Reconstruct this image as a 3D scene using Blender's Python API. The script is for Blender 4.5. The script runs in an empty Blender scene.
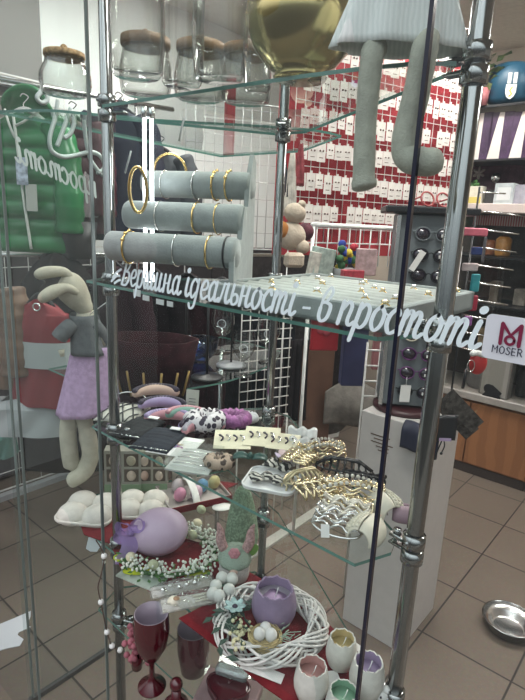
import bpy, math, random
from mathutils import Vector, Matrix
random.seed(7)
S = bpy.context.scene; COL = S.collection
PI = math.pi; R = math.radians
# ------------------------------------------------------------------ camera
F = 520.; CX, CY, H = 262.5, 350., 1.5
n = Vector((165-CX, 2466-CY, F)).normalized()
v1 = Vector((-360-CX, 200-CY, F)); v1 = (v1 - n*v1.dot(n)).normalized()
Zc = -n; Xc = -v1; Yc = Zc.cross(Xc)
def cam_to_world(c): c = Vector(c); return Vector((Xc.dot(c), Yc.dot(c), Zc.dot(c)))
cam = bpy.data.cameras.new('camera'); co = bpy.data.objects.new('camera', cam); COL.objects.link(co); S.camera = co
cam.sensor_fit = 'VERTICAL'; cam.sensor_height = 36; cam.lens = F/700*36; cam.clip_start = .01
rx = cam_to_world((1,0,0)); ry = cam_to_world((0,-1,0)); rz = cam_to_world((0,0,-1))
co.matrix_world = Matrix(((rx.x,ry.x,rz.x,0),(rx.y,ry.y,rz.y,0),(rx.z,ry.z,rz.z,H),(0,0,0,1)))
C0 = Vector((0,0,H))
def ray(px, py): return cam_to_world((px-CX, py-CY, F))
def Z(px, py, z): r = ray(px,py); return C0 + r*((z-H)/r.z)
def X(px, py, x): r = ray(px,py); return C0 + r*(x/r.x)
def Y(px, py, y): r = ray(px,py); return C0 + r*(y/r.y)
def D(px, py, d): r = ray(px,py); return C0 + r*(d/math.hypot(r.x,r.y))
fwd = cam_to_world((0,0,1))
def mpp(p): return (Vector(p)-C0).dot(fwd)/F        # metres per pixel at p
R0 = math.atan2(fwd.y, fwd.x) - PI/2                 # heading of the view
def face(p): return math.atan2(-p[1], -p[0]) + PI/2
# ------------------------------------------------------------------ materials
MATS = {}
def mat(name, col, rough=.6, metal=0, var=.0, vs=30, bump=0, bs=80, spec=.5, emis=None, es=0, sheen=0, col2=None, sss=0):
    if name in MATS: return MATS[name]
    m = bpy.data.materials.new(name); m.use_nodes = True; nt = m.node_tree; N = nt.nodes; L = nt.links
    b = N['Principled BSDF']; b.inputs['Base Color'].default_value = (*col,1)
    b.inputs['Roughness'].default_value = rough; b.inputs['Metallic'].default_value = metal
    b.inputs['Specular IOR Level'].default_value = spec if rough<.75 else min(spec,.2)
    if sheen: b.inputs['Sheen Weight'].default_value = sheen
    if emis: b.inputs['Emission Color'].default_value = (*emis,1); b.inputs['Emission Strength'].default_value = es
    tc = N.new('ShaderNodeTexCoord')
    if var or col2:
        no = N.new('ShaderNodeTexNoise'); no.inputs['Scale'].default_value = vs; no.inputs['Detail'].default_value = 4
        L.new(tc.outputs['Object'], no.inputs['Vector'])
        r = N.new('ShaderNodeValToRGB'); L.new(no.outputs['Fac'], r.inputs['Fac'])
        c2 = col2 if col2 else tuple(min(1,c*(1+var)) for c in col)
        c1 = col if col2 else tuple(c*(1-var) for c in col)
        r.color_ramp.elements[0].position = .38; r.color_ramp.elements[0].color = (*c1,1)
        r.color_ramp.elements[1].position = .62; r.color_ramp.elements[1].color = (*c2,1)
        L.new(r.outputs['Color'], b.inputs['Base Color'])
    if bump:
        no = N.new('ShaderNodeTexNoise'); no.inputs['Scale'].default_value = bs; no.inputs['Detail'].default_value = 3
        L.new(tc.outputs['Object'], no.inputs['Vector'])
        bp = N.new('ShaderNodeBump'); bp.inputs['Strength'].default_value = bump; bp.inputs['Distance'].default_value = .004
        L.new(no.outputs['Fac'], bp.inputs['Height']); L.new(bp.outputs['Normal'], b.inputs['Normal'])
    MATS[name] = m; return m
def glass(name, tint=(1,1,1), refl=1.0, rough=.0, haze=0.0, hazecol=(.7,.8,.78), k=1.0, edge=None):
    if name in MATS: return MATS[name]
    m = bpy.data.materials.new(name); m.use_nodes = True; nt = m.node_tree; N = nt.nodes; L = nt.links
    N.remove(N['Principled BSDF']); out = N['Material Output']
    t = N.new('ShaderNodeBsdfTransparent'); t.inputs['Color'].default_value = (*tint,1)
    g = N.new('ShaderNodeBsdfGlossy'); g.inputs['Roughness'].default_value = rough
    g.inputs['Color'].default_value = (refl,refl,refl,1)
    f = N.new('ShaderNodeLayerWeight'); f.inputs['Blend'].default_value = .5
    pw5 = N.new('ShaderNodeMath'); pw5.operation = 'POWER'; pw5.inputs[1].default_value = 5; L.new(f.outputs['Facing'], pw5.inputs[0])
    ad = N.new('ShaderNodeMath'); ad.operation = 'MULTIPLY_ADD'; ad.inputs[1].default_value = .93; ad.inputs[2].default_value = .045; L.new(pw5.outputs[0], ad.inputs[0])
    mu = N.new('ShaderNodeMath'); mu.operation = 'MULTIPLY'; mu.inputs[1].default_value = k; mu.use_clamp = True
    L.new(ad.outputs[0], mu.inputs[0])
    mx = N.new('ShaderNodeMixShader'); L.new(mu.outputs[0], mx.inputs[0]); L.new(t.outputs[0], mx.inputs[1]); L.new(g.outputs[0], mx.inputs[2])
    last = mx
    if edge:
        lw = N.new('ShaderNodeLayerWeight'); lw.inputs['Blend'].default_value = .35
        t2 = N.new('ShaderNodeBsdfTransparent'); t2.inputs['Color'].default_value = (*edge,1)
        pw = N.new('ShaderNodeMath'); pw.operation = 'POWER'; pw.inputs[1].default_value = 1.6; L.new(lw.outputs['Facing'], pw.inputs[0])
        m2 = N.new('ShaderNodeMixShader'); L.new(pw.outputs[0], m2.inputs[0]); L.new(t.outputs[0], m2.inputs[1]); L.new(t2.outputs[0], m2.inputs[2])
        L.new(m2.outputs[0], mx.inputs[1])
    if haze:
        d = N.new('ShaderNodeBsdfDiffuse'); d.inputs['Color'].default_value = (*hazecol,1)
        m3 = N.new('ShaderNodeMixShader'); m3.inputs[0].default_value = haze
        L.new(mx.outputs[0], m3.inputs[1]); L.new(d.outputs[0], m3.inputs[2]); last = m3
    L.new(last.outputs[0], out.inputs['Surface']); MATS[name] = m; return m
def emit(name, col, s):
    if name in MATS: return MATS[name]
    m = bpy.data.materials.new(name); m.use_nodes = True; N = m.node_tree.nodes; L = m.node_tree.links
    N.remove(N['Principled BSDF']); e = N.new('ShaderNodeEmission'); e.inputs[0].default_value = (*col,1); e.inputs[1].default_value = s
    L.new(e.outputs[0], N['Material Output'].inputs['Surface']); MATS[name] = m; return m
def voro(name, c1, c2, scale, thr=.35, rough=.6, feat='F1'):
    m = bpy.data.materials.new(name); m.use_nodes = True; N = m.node_tree.nodes; L = m.node_tree.links
    b = N['Principled BSDF']; b.inputs['Roughness'].default_value = rough
    tc = N.new('ShaderNodeTexCoord'); v = N.new('ShaderNodeTexVoronoi'); v.inputs['Scale'].default_value = scale; v.feature = feat
    L.new(tc.outputs['Object'], v.inputs['Vector']); r = N.new('ShaderNodeValToRGB'); L.new(v.outputs['Distance'], r.inputs['Fac'])
    r.color_ramp.elements[0].position = thr; r.color_ramp.elements[0].color = (*c1,1); r.color_ramp.elements[1].position = thr+.06; r.color_ramp.elements[1].color = (*c2,1)
    L.new(r.outputs['Color'], b.inputs['Base Color']); return m
def waves(name, c1, c2, scale, rough=.6, direction='X', dist=0, metal=0, bump=0):
    m = bpy.data.materials.new(name); m.use_nodes = True; N = m.node_tree.nodes; L = m.node_tree.links
    b = N['Principled BSDF']; b.inputs['Roughness'].default_value = rough; b.inputs['Metallic'].default_value = metal
    tc = N.new('ShaderNodeTexCoord'); v = N.new('ShaderNodeTexWave'); v.inputs['Scale'].default_value = scale; v.bands_direction = direction
    v.inputs['Distortion'].default_value = dist
    L.new(tc.outputs['Object'], v.inputs['Vector']); r = N.new('ShaderNodeValToRGB'); L.new(v.outputs['Fac'], r.inputs['Fac'])
    r.color_ramp.elements[0].position = .45; r.color_ramp.elements[0].color = (*c1,1); r.color_ramp.elements[1].position = .55; r.color_ramp.elements[1].color = (*c2,1)
    L.new(r.outputs['Color'], b.inputs['Base Color'])
    if bump:
        bp = N.new('ShaderNodeBump'); bp.inputs['Strength'].default_value = bump; bp.inputs['Distance'].default_value = .005
        L.new(v.outputs['Fac'], bp.inputs['Height']); L.new(bp.outputs['Normal'], b.inputs['Normal'])
    return m
# ------------------------------------------------------------------ mesh builder
class MB:
    def __init__(s): s.v = []; s.f = []; s.sm = []; s.mi = []; s.T = Matrix(); s.m = 0
    def add(s, vs, fs, smooth=False):
        o = len(s.v); s.v += [s.T @ Vector(p) for p in vs]; s.f += [[i+o for i in f] for f in fs]
        s.sm += [smooth]*len(fs); s.mi += [s.m]*len(fs); return s
    def box(s, c, d, rot=0, bev=0):
        x,y,z = d[0]/2, d[1]/2, d[2]/2; M = Matrix.Translation(c) @ Matrix.Rotation(rot,4,'Z')
        if bev:
            b = min(bev, x*.9, y*.9, z*.9); vs = []; 
            # chamfered box: 24 verts
            idx = {}
            for sx in (-1,1):
                for sy in (-1,1):
                    for sz in (-1,1):
                        for a,p in enumerate(((sx*x,sy*(y-b),sz*(z-b)),(sx*(x-b),sy*y,sz*(z-b)),(sx*(x-b),sy*(y-b),sz*z))):
                            idx[(sx,sy,sz,a)] = len(vs); vs.append(M @ Vector(p))
            fs = []
            for a in range(3):
                o = [(0,1,2),(1,0,2),(2,0,1)][a]
                for sg in (-1,1):
                    q = []
                    for (p,r) in ((-1,-1),(1,-1),(1,1),(-1,1)):
                        k = [0,0,0]; k[o[0]] = sg; k[o[1]] = p; k[o[2]] = r; q.append(idx[(*k,a)])
                    fs.append(q)
            for a in range(3):
                b1,b2 = [(1,2),(0,2),(0,1)][a]; 
                for p in (-1,1):
                    for r in (-1,1):
                        k1=[0,0,0];k2=[0,0,0]; k1[b1]=p;k1[b2]=r;k2[b1]=p;k2[b2]=r; k1[a]=-1;k2[a]=1
                        fs.append([idx[(*k1,b1)],idx[(*k2,b1)],idx[(*k2,b2)],idx[(*k1,b2)]])
            for sx in (-1,1):
                for sy in (-1,1):
                    for sz in (-1,1): fs.append([idx[(sx,sy,sz,a)] for a in range(3)])
            return s.add(vs, fs)
        vs = [M @ Vector(p) for p in ((-x,-y,-z),(x,-y,-z),(x,y,-z),(-x,y,-z),(-x,-y,z),(x,-y,z),(x,y,z),(-x,y,z))]
        return s.add(vs, [(3,2,1,0),(4,5,6,7),(0,1,5,4),(1,2,6,5),(2,3,7,6),(3,0,4,7)])
    def tube(s, pts, r, seg=8, closed=False, cap=True):
        P = [Vector(p) for p in pts]; k = len(P); rr = list(r) if isinstance(r,(list,tuple)) else [r]*k
        if len(rr)!=k:
            m_=len(rr)-1; rr=[rr[min(m_,int(i/(k-1)*m_))]+(rr[min(m_,int(i/(k-1)*m_)+1)]-rr[min(m_,int(i/(k-1)*m_))])*(i/(k-1)*m_%1) for i in range(k)]
        vs = []; fs = []; up = None
        for i,p in enumerate(P):
            a = P[(i-1)%k] if (closed or i>0) else p; b = P[(i+1)%k] if (closed or i<k-1) else p
            t = (b-a); t = t.normalized() if t.length>1e-9 else Vector((0,0,1))
            if up is None: up = Vector((0,0,1)) if abs(t.z)<.9 else Vector((1,0,0))
            u = (up - t*up.dot(t)); u = u.normalized() if u.length>1e-6 else t.orthogonal().normalized(); up = u
            w = t.cross(u)
            for j in range(seg):
                an = 2*PI*j/seg; vs.append(p + (u*math.cos(an)+w*math.sin(an))*rr[i])
        nn = k if closed else k-1
        for i in range(nn):
            for j in range(seg):
                a = i*seg+j; b = i*seg+(j+1)%seg; c = ((i+1)%k)*seg+(j+1)%seg; d = ((i+1)%k)*seg+j; fs.append((a,b,c,d))
        if cap and not closed: fs.append(tuple(range(seg-1,-1,-1))); fs.append(tuple((k-1)*seg+j for j in range(seg)))
        return s.add(vs, fs, True)
    def lathe(s, prof, c=(0,0,0), seg=24, sx=1, sy=1, wob=None, a0=0, a1=2*PI):
        vs = []; fs = []; c = Vector(c); full = abs(a1-a0-2*PI)<1e-6; ns = seg if full else seg+1
        for (r,z) in prof:
            for j in range(ns):
                a = a0+(a1-a0)*j/seg; q = r*(wob(a,z) if wob else 1); vs.append(c+Vector((q*math.cos(a)*sx, q*math.sin(a)*sy, z)))
        for i in range(len(prof)-1):
            for j in range(seg):
                b = (j+1)%ns; fs.append((i*ns+j, i*ns+b, (i+1)*ns+b, (i+1)*ns+j))
        if full:
            if prof[0][0]>1e-5 and prof[0][1]<=min(q[1] for q in prof)+1e-6: fs.append(tuple(range(ns-1,-1,-1)))
        return s.add(vs, fs, True)
    def ball(s, c, r, seg=12, rings=8, rot=None, egg=0):
        if not isinstance(r,(list,tuple)): r = (r,r,r)
        vs = []; fs = []; c = Vector(c); M = rot if rot else Matrix()
        for i in range(rings+1):
            t = PI*i/rings
            for j in range(seg):
                a = 2*PI*j/seg; w = math.sin(t)*(1-egg*-math.cos(t)*-1 if egg else 1)
                vs.append(c + (M.to_3x3() @ Vector((r[0]*w*math.cos(a), r[1]*w*math.sin(a), -r[2]*math.cos(t)))))
        for i in range(rings):
            for j in range(seg):
                b = (j+1)%seg; fs.append((i*seg+j, i*seg+b, (i+1)*seg+b, (i+1)*seg+j))
        return s.add(vs, fs, True)
    def torus(s, c, Rr, r, seg=24, rs=8, rot=None, sx=1, sy=1):
        M = rot.to_3x3() if rot else Matrix.Identity(3); c = Vector(c)
        return s.tube([c + M @ Vector((Rr*sx*math.cos(2*PI*i/seg), Rr*sy*math.sin(2*PI*i/seg), 0)) for i in range(seg)], r, rs, closed=True)
    def prism(s, poly, z0, z1):
        k = len(poly); vs = [(p[0],p[1],z0) for p in poly]+[(p[0],p[1],z1) for p in poly]
        area = sum(poly[i][0]*poly[(i+1)%k][1]-poly[(i+1)%k][0]*poly[i][1] for i in range(k))
        fs = [tuple(range(k-1,-1,-1)), tuple(range(k,2*k))]+[(i,(i+1)%k,(i+1)%k+k,i+k) for i in range(k)]
        if area<0: fs = [tuple(reversed(f)) for f in fs]
        return s.add(vs, fs)
    def sheet(s, fn, nu, nv, smooth=True, th=0):
        vs = [fn(i/nu, j/nv) for j in range(nv+1) for i in range(nu+1)]; w = nu+1
        fs = [(j*w+i, j*w+i+1, (j+1)*w+i+1, (j+1)*w+i) for j in range(nv) for i in range(nu)]
        if th:
            V = [Vector(p) for p in vs]; k = len(V); nr = []
            for j in range(nv+1):
                for i in range(nu+1):
                    a = V[j*w+min(i+1,nu)]-V[j*w+max(i-1,0)]; b = V[min(j+1,nv)*w+i]-V[max(j-1,0)*w+i]; q = a.cross(b)
                    nr.append(q.normalized() if q.length>1e-12 else Vector((0,0,1)))
            vs = V+[V[i]-nr[i]*th for i in range(k)]
            fs += [tuple(x+k for x in reversed(f)) for f in fs]
            bd = [j for j in range(nu+1)]+[j*w+nu for j in range(1,nv+1)]+[nv*w+i for i in range(nu-1,-1,-1)]+[j*w for j in range(nv-1,0,-1)]
            for a,b in zip(bd, bd[1:]+bd[:1]): fs.append((b,a,a+k,b+k))
        return s.add(vs, fs, smooth)
    def build(s, name, m, parent=None):
        me = bpy.data.meshes.new(name); me.from_pydata([tuple(v) for v in s.v], [], s.f)
        me.polygons.foreach_set('use_smooth', s.sm)
        for x in (m if isinstance(m,(list,tuple)) else [m]): me.materials.append(x)
        me.polygons.foreach_set('material_index', s.mi); me.update()
        o = bpy.data.objects.new(name, me); COL.objects.link(o)
        if parent: o.parent = parent
        return o
def tag(o, label, cat, group=None, kind=None):
    o['label'] = label; o['category'] = cat
    if group: o['group'] = group
    if kind: o['kind'] = kind
    return o
def thing(name, label, cat, loc=(0,0,0), rz=0, group=None):
    o = bpy.data.objects.new(name, None); COL.objects.link(o); o.empty_display_size = .02
    o.location = loc; o.rotation_euler = (0,0,rz); return tag(o, label, cat, group)
def solo(name, mb, m, label, cat, loc=(0,0,0), rz=0, group=None):
    o = mb.build(name, m); o.location = loc; o.rotation_euler = (0,0,rz); return tag(o, label, cat, group)
def struct(name, mb, m, parent=None):
    o = mb.build(name, m, parent); o['kind'] = 'structure'; return o
def copy_tree(o, parent=None):
    c = o.copy(); COL.objects.link(c)
    if parent: c.parent = parent
    for ch in [x for x in bpy.data.objects if x.parent == o]: copy_tree(ch, c)
    return c
def place(o, loc, rz=0, label=None, group=None, scale=None):
    o.location = loc; o.rotation_euler = (0,0,rz)
    if label: o['label'] = label
    if group: o['group'] = group
    if scale: o.scale = (scale,)*3 if not isinstance(scale,(tuple,list)) else scale
    return o
def RX(a): return Matrix.Rotation(a,4,'X')
def RY(a): return Matrix.Rotation(a,4,'Y')
def RZ(a): return Matrix.Rotation(a,4,'Z')
def TR(x,y,z): return Matrix.Translation((x,y,z))
def cr(pts, k=6, closed=False):          # Catmull-Rom
    P = [Vector(p) for p in pts]; o = []; m = len(P)
    for i in range(m if closed else m-1):
        g = lambda j: P[j%m] if closed else P[max(0,min(m-1,j))]
        a,b,c,d = g(i-1),g(i),g(i+1),g(i+2)
        for q in range(k):
            t = q/k; o.append(.5*((2*b)+(c-a)*t+(2*a-5*b+4*c-d)*t*t+(3*b-a-3*c+d)*t**3))
    if not closed: o.append(P[-1])
    return o
# ------------------------------------------------------------------ palette
chrome = mat('chrome', (.30,.31,.31), .13, 1)
steel = mat('brushed_steel', (.7,.7,.7), .25, 1)
glassm = glass('shelf_glass', (.90,.96,.93), .9, k=1.1)
gedge = mat('glass_edge', (.10,.24,.20), .15, spec=.8)
pane_m = glass('window_glass', (.93,.97,.965), .55, k=.75, haze=.02, hazecol=(.55,.64,.66))
door_m = glass('door_glass', (.90,.95,.94), .6, k=.8, haze=.04, hazecol=(.5,.58,.58))
darkedge = mat('dark_pane_edge', (.012,.014,.03), .2)
paleedge = mat('pale_pane_edge', (.13,.16,.155), .3)
decal = mat('frosted_white_decal', (.80,.90,.94), .6)
decal2 = mat('frosted_grey_decal', (.50,.56,.55), .6)
white = mat('white_plastic', (.82,.82,.80), .45, var=.03)
paper = mat('white_paper', (.78,.77,.74), .8, var=.04)
cream = mat('cream', (.72,.66,.52), .6, var=.05)
black = mat('black_plastic', (.012,.012,.014), .35)
blackm = mat('black_fabric', (.018,.016,.02), .9, var=.3, bump=.3)
red = mat('red_cloth', (.15,.014,.019), .85, var=.12, vs=60, bump=.25, bs=300)
gold = mat('gold', (.83,.60,.25), .22, 1)
palegold = mat('pale_gold', (.86,.74,.50), .25, 1)
silver = mat('silver', (.8,.8,.78), .22, 1)
leafm = mat('leaf_green', (.045,.13,.03), .6, var=.3, vs=40)
linen = mat('linen', (.42,.43,.36), .95, var=.10, vs=60, bump=.4, bs=500)
# ------------------------------------------------------------------ setting
def floor_mat():
    m = bpy.data.materials.new('floor_tiles'); m.use_nodes = True; N = m.node_tree.nodes; L = m.node_tree.links
    b = N['Principled BSDF']; b.inputs['Roughness'].default_value = .42
    tc = N.new('ShaderNodeTexCoord'); mp = N.new('ShaderNodeMapping'); L.new(tc.outputs['Object'], mp.inputs['Vector'])
    mp.inputs['Location'].default_value = (.264/.335*1 , 0, 0)
    mp.vector_type = 'POINT'; mp.inputs['Scale'].default_value = (1/.325, 1/.338, 1)
    mp.inputs['Location'].default_value = (.264/.325, -.365/.338*1+ -.0, 0)
    br = N.new('ShaderNodeTexBrick'); br.offset = 0; br.inputs['Scale'].default_value = 1
    br.inputs['Brick Width'].default_value = 1; br.inputs['Row Height'].default_value = 1; br.inputs['Mortar Size'].default_value = .012
    br.inputs['Mortar Smooth'].default_value = .2
    br.inputs['Color1'].default_value = (.195,.152,.122,1); br.inputs['Color2'].default_value = (.17,.133,.107,1); br.inputs['Mortar'].default_value = (.035,.028,.024,1)
    L.new(mp.outputs[0], br.inputs['Vector'])
    no = N.new('ShaderNodeTexNoise'); no.inputs['Scale'].default_value = 90; no.inputs['Detail'].default_value = 5; L.new(tc.outputs['Object'], no.inputs['Vector'])
    mx = N.new('ShaderNodeMix'); mx.data_type = 'RGBA'; mx.blend_type = 'MULTIPLY'; mx.inputs[0].default_value = .35
    L.new(br.outputs['Color'], mx.inputs[6]); L.new(no.outputs['Color'], mx.inputs[7]); L.new(mx.outputs[2], b.inputs['Base Color'])
    return m
b = MB(); b.box((0,2,-.05),(8,6.4,.1)); struct('floor', b, floor_mat())
b = MB(); b.box((-.3,2.4,2.85),(6.4,4.4,.1)); struct('ceiling', b, mat('ceiling_paint', (.76,.71,.64), .9, var=.04))
b = MB(); b.box((-2.95,2.0,1.4),(.1,6.4,2.8)); struct('wall_left', b, mat('pale_wall', (.78,.81,.80), .7, var=.03, vs=3))
b = MB(); b.box((0,4.35,1.4),(6,.1,2.8)); struct('wall_back', b, mat('beige_wall', (.72,.62,.52), .8, var=.05, vs=3))
b = MB(); b.box((2.6,2.4,1.4),(.1,4.0,2.8)); struct('wall_right', b, mat('grey_wall', (.42,.40,.38), .8, var=.05, vs=3))
GY = .53
def pane(name, x0, x1, z1, edges):
    b = MB(); b.add([(x0,GY,0),(x1,GY,0),(x1,GY,z1),(x0,GY,z1)], [(0,1,2,3)])
    o = struct(name, b, pane_m)
    for (x, m, w) in edges:
        e = MB(); e.box((x,GY,z1/2),(w,.006,z1)); struct('pane_edge', e, m, o)
    return o
pane('window_1', -2.2, -1.225, 2.5, [(-1.222, paleedge, .004)])
pane('window_2', -1.205, -.862, 2.5, [(-.866, paleedge, .0032)])
pane('window_3', -.858, -.253, 2.5, [(-.2545, darkedge, .0045)])
pane('window_4', -.250, .8, 2.5, [])
b = MB(); b.add([(-1.37,.56,.01),(-1.37,.90,.01),(-1.37,.90,2.3),(-1.37,.56,2.3)], [(0,1,2,3)])
o = struct('window_5', b, door_m)
for y,w in ((.575,.004),(.885,.004)):
    e = MB(); e.box((-1.37,y,1.15),(.01,w,2.28)); struct('pane_edge', e, paleedge, o)
e = MB(); e.box((-1.37,.73,.008),(.014,.34,.016)); struct('trim_1', e, mat('dark_track', (.05,.05,.05), .5))
e = MB(); e.box((-1.375,1.9,.006),(.05,1.1,.012)); struct('trim_2', e, mat('floor_strip', (.50,.47,.43), .4, var=.05))
b = MB(); b.box((-2.89,2.1,.06),(.02,4.2,.12)); struct('baseboard_left', b, mat('skirting', (.12,.10,.09), .6))
# ------------------------------------------------------------------ lettering
GL = {
 'В': ([([(.02,1.28),(.2,1.5),(.42,1.42),(.36,.9),(.28,.4),(.18,.02)],.2),([(.36,1.42),(.62,1.55),(.82,1.3),(.66,.95),(.4,.82)],.15),([(.4,.82),(.78,.78),(.84,.38),(.6,.02),(.18,.02)],.2)],.98),
 'е': ([([(.12,.48),(.42,.55),(.52,.8),(.36,1.0),(.14,.8),(.1,.35),(.3,.02),(.6,.2)],.18)],.62),
 'р': ([([(.14,1.0),(.12,.4),(.06,-.6)],.2),([(.14,.72),(.34,1.0),(.56,.82),(.54,.25),(.34,.0),(.14,.15)],.18)],.70),
 'ш': ([([(.12,1.0),(.1,.3),(.22,.02),(.42,.25)],.2),([(.44,1.0),(.42,.3),(.52,.02),(.74,.25)],.2),([(.78,1.0),(.74,.3),(.86,.02),(1.05,.2)],.2)],1.02),
 'и': ([([(.12,1.0),(.1,.3),(.22,.02),(.45,.25)],.2),([(.5,1.0),(.46,.3),(.58,.02),(.8,.2)],.2)],.76),
 'н': ([([(.12,1.0),(.1,.02)],.2),([(.12,.5),(.5,.56)],.13),([(.52,1.0),(.48,.3),(.6,.02),(.8,.2)],.2)],.78),
 'а': ([([(.5,.85),(.3,1.0),(.1,.72),(.1,.25),(.28,.0),(.5,.3)],.18),([(.54,1.0),(.5,.3),(.62,.02),(.82,.2)],.2)],.78),
 'і': ([([(.14,1.0),(.1,.3),(.22,.02),(.42,.2)],.2),([(.10,1.40),(.101,1.401)],.30)],.40),
 'д': ([([(.5,.85),(.3,1.0),(.1,.72),(.1,.25),(.28,.0),(.5,.3)],.18),([(.54,1.0),(.5,.0),(.42,-.5),(.18,-.6),(.04,-.35)],.18)],.74),
 'л': ([([(-.02,.1),(.1,.02),(.2,.35),(.3,1.0)],.15),([(.3,.97),(.54,.97)],.14),([(.56,1.0),(.52,.3),(.64,.02),(.84,.2)],.2)],.82),
 'ь': ([([(.14,1.0),(.1,.3),(.24,.02),(.48,.12),(.5,.4),(.32,.55),(.12,.42)],.18)],.62),
 'о': ([([(.34,1.0),(.12,.75),(.1,.28),(.3,.0),(.52,.25),(.54,.72),(.34,1.0)],.18),([(.5,.8),(.72,.7)],.1)],.68),
 'с': ([([(.5,.78),(.34,1.0),(.12,.72),(.1,.3),(.3,.0),(.6,.2)],.19)],.60),
 'т': ([([(.12,1.0),(.1,.02)],.2),([(.13,.65),(.3,1.0),(.42,.8),(.4,.02)],.18),([(.43,.65),(.6,1.0),(.74,.8),(.7,.25),(.82,.02),(1.0,.2)],.18)],1.02),
 'п': ([([(.12,1.0),(.1,.02)],.2),([(.13,.65),(.34,1.0),(.52,.8),(.48,.25),(.6,.02),(.8,.2)],.18)],.78),
 'в': ([([(.1,.5),(.14,1.1),(.36,1.5),(.5,1.25),(.34,.9),(.2,.8)],.14),([(.24,.84),(.56,.72),(.54,.2),(.3,.0),(.12,.2),(.1,.6)],.19)],.72),
 '-': ([([(.1,.45),(.42,.47)],.17)],.55), ' ': ([], .32),
 'M': ([([(.1,0),(.1,1.4)],.2),([(.1,1.38),(.55,.6),(1.0,1.38)],.2),([(1.0,1.4),(1.0,0)],.2)],1.35),
 'O': ([([(.5,1.4),(.15,1.1),(.1,.7),(.15,.3),(.5,0),(.85,.3),(.92,.7),(.85,1.1),(.5,1.4)],.2)],1.2),
 'S': ([([(.75,1.15),(.45,1.4),(.15,1.15),(.4,.78),(.72,.5),(.6,.08),(.3,.0),(.08,.22)],.2)],1.0),
 'E': ([([(.1,0),(.1,1.4)],.2),([(.1,1.35),(.75,1.35)],.17),([(.1,.72),(.65,.72)],.17),([(.1,.06),(.75,.06)],.17)],1.0),
 'R': ([([(.1,0),(.1,1.4)],.2),([(.1,1.35),(.6,1.35),(.8,1.05),(.6,.7),(.1,.68)],.18),([(.45,.68),(.85,0)],.2)],1.1),
}
RB = [0]
def ribbon(b, pts, w, O, Rv, Uv, sc, sh, off=0, straight=False, th=.0012):
    RB[0] = (RB[0]+1)%23; th = .0003+RB[0]*.00006
    N = Rv.cross(Uv).normalized()
    P = [Vector((p[0],p[1],0)) for p in pts]
    if not straight and len(P)>2: P = cr(P, 5)
    L = [];Rr = []
    for i,p in enumerate(P):
        t = (P[min(i+1,len(P)-1)]-P[max(i-1,0)]); t = t.normalized() if t.length else Vector((1,0,0)); q = Vector((-t.y,t.x,0))
        ww = w*(.62+.38*abs(t.y)) if not straight else w
        L.append(p+q*ww/2); Rr.append(p-q*ww/2)
    def tw(p, k): x = (p.x+sh*p.y)*sc; y = p.y*sc; return O+Rv*x+Uv*y+N*(off+k)
    k = len(P); vs = [tw(p,th) for p in L]+[tw(p,th) for p in Rr]
    fs = []
    for i in range(k-1): fs += [(i+k,i+1+k,i+1,i)]
    b.add(vs, fs)
    dot = len(pts)==2 and (P[0]-P[1]).length<.01
    for e in ((P[0],) if dot else (P[0],P[-1])):
        c = []
        for q in range(10): a = 2*PI*q/10; c.append(tw(e+Vector((math.cos(a),math.sin(a),0))*w*(.52 if dot else .4), th+.00003))
        b.add(c, [tuple(range(10))])
def write(b, text, O, Rv, Uv, sc, sh=.25, off=0, track=1.0):
    x = 0
    for ch in text:
        g, adv = GL[ch]
        for pts, w in g: ribbon(b, [(p[0]+x,p[1]) for p in pts], w, O, Rv, Uv, sc, sh, off, straight=ch in 'MER')
        x += adv*track
    return x*sc
# slogan on the front pane
A = Y(121,284,GY); B = Y(478,349,GY); A.y = B.y = GY-.002
tot = 0
for ch in 'Вершина ідеальності - в простоті': tot += GL[ch][1]
sc = (B-A).length/tot; Rv = (B-A).normalized(); Uv = Vector((0,0,1))
root = thing('window_lettering', 'white script slogan in Cyrillic letters across the front glass', 'sign', A)
xo = 0
for wd in 'Вершина ідеальності - в простоті'.split(' '):
    b = MB(); 
    if xo == 0:      # little leaf flourish before the first letter
        for pts in ([(-.9,.1),(-.45,.45),(-.1,.5)], [(-.8,.35),(-.4,.7),(-.02,.9)], [(-.55,0),(-.2,.2),(0,.25)]): ribbon(b, pts, .2, Vector((0,0,0)), Rv, Uv, sc, .2)
    w = write(b, wd, Vector((0,0,0))+Rv*xo, Rv, Uv, sc)
    b.build('word', decal, root); xo += w + .32*sc
b = MB()
for (px,py,w,h) in ((137,293,9,5),(146,298,8,4),(160,302,9,4),(170,304,7,4)):
    p = Y(px,py,GY-.002); m_ = mpp(p)*1.3; b.box(p,(w*m_,.001,h*m_))
solo('window_lettering', b, decal2, 'small pale squiggle marks under the first slogan word', 'sign')
# mirrored script on the side pane
A = X(97,198,-1.368); B = X(20,163,-1.368)
tot = sum(GL[c][1] for c in 'простоті'); Rv = (B-A).normalized(); sc = (B-A).length/tot*1.04
b = MB(); write(b, 'простоті', A, Rv, Vector((0,0,1)), sc, sh=.05)
root = thing('window_lettering', 'grey mirrored script word and large flourish on the side glass', 'sign', (0,0,0))
b.build('word', decal2, root)
b = MB()
def px_stroke(b, pts, w, x=-1.366):
    P = cr([X(p[0],p[1],x) for p in pts], 6)
    b.tube([q for q in P], [w]*len(P), 4)
for pts in ([(41,92),(37,98),(42,103),(47,100),(46,94),(40,91)], [(58,100),(55,118),(50,136),(50,146),(54,153),(64,157),(78,155),(90,152),(99,155),(104,163),(103,170),(97,173)],
            [(71,108),(66,122),(60,138),(57,146)], [(74,112),(74,124),(70,134),(64,138)], [(84,120),(86,140),(90,158),(96,168),(103,176)]):
    px_stroke(b, pts, .0062)
b.build('flourish', decal2, root)
t = thing('window_lettering', 'two thin slanted pale strokes on the glass above the slogan', 'sign')
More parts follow.
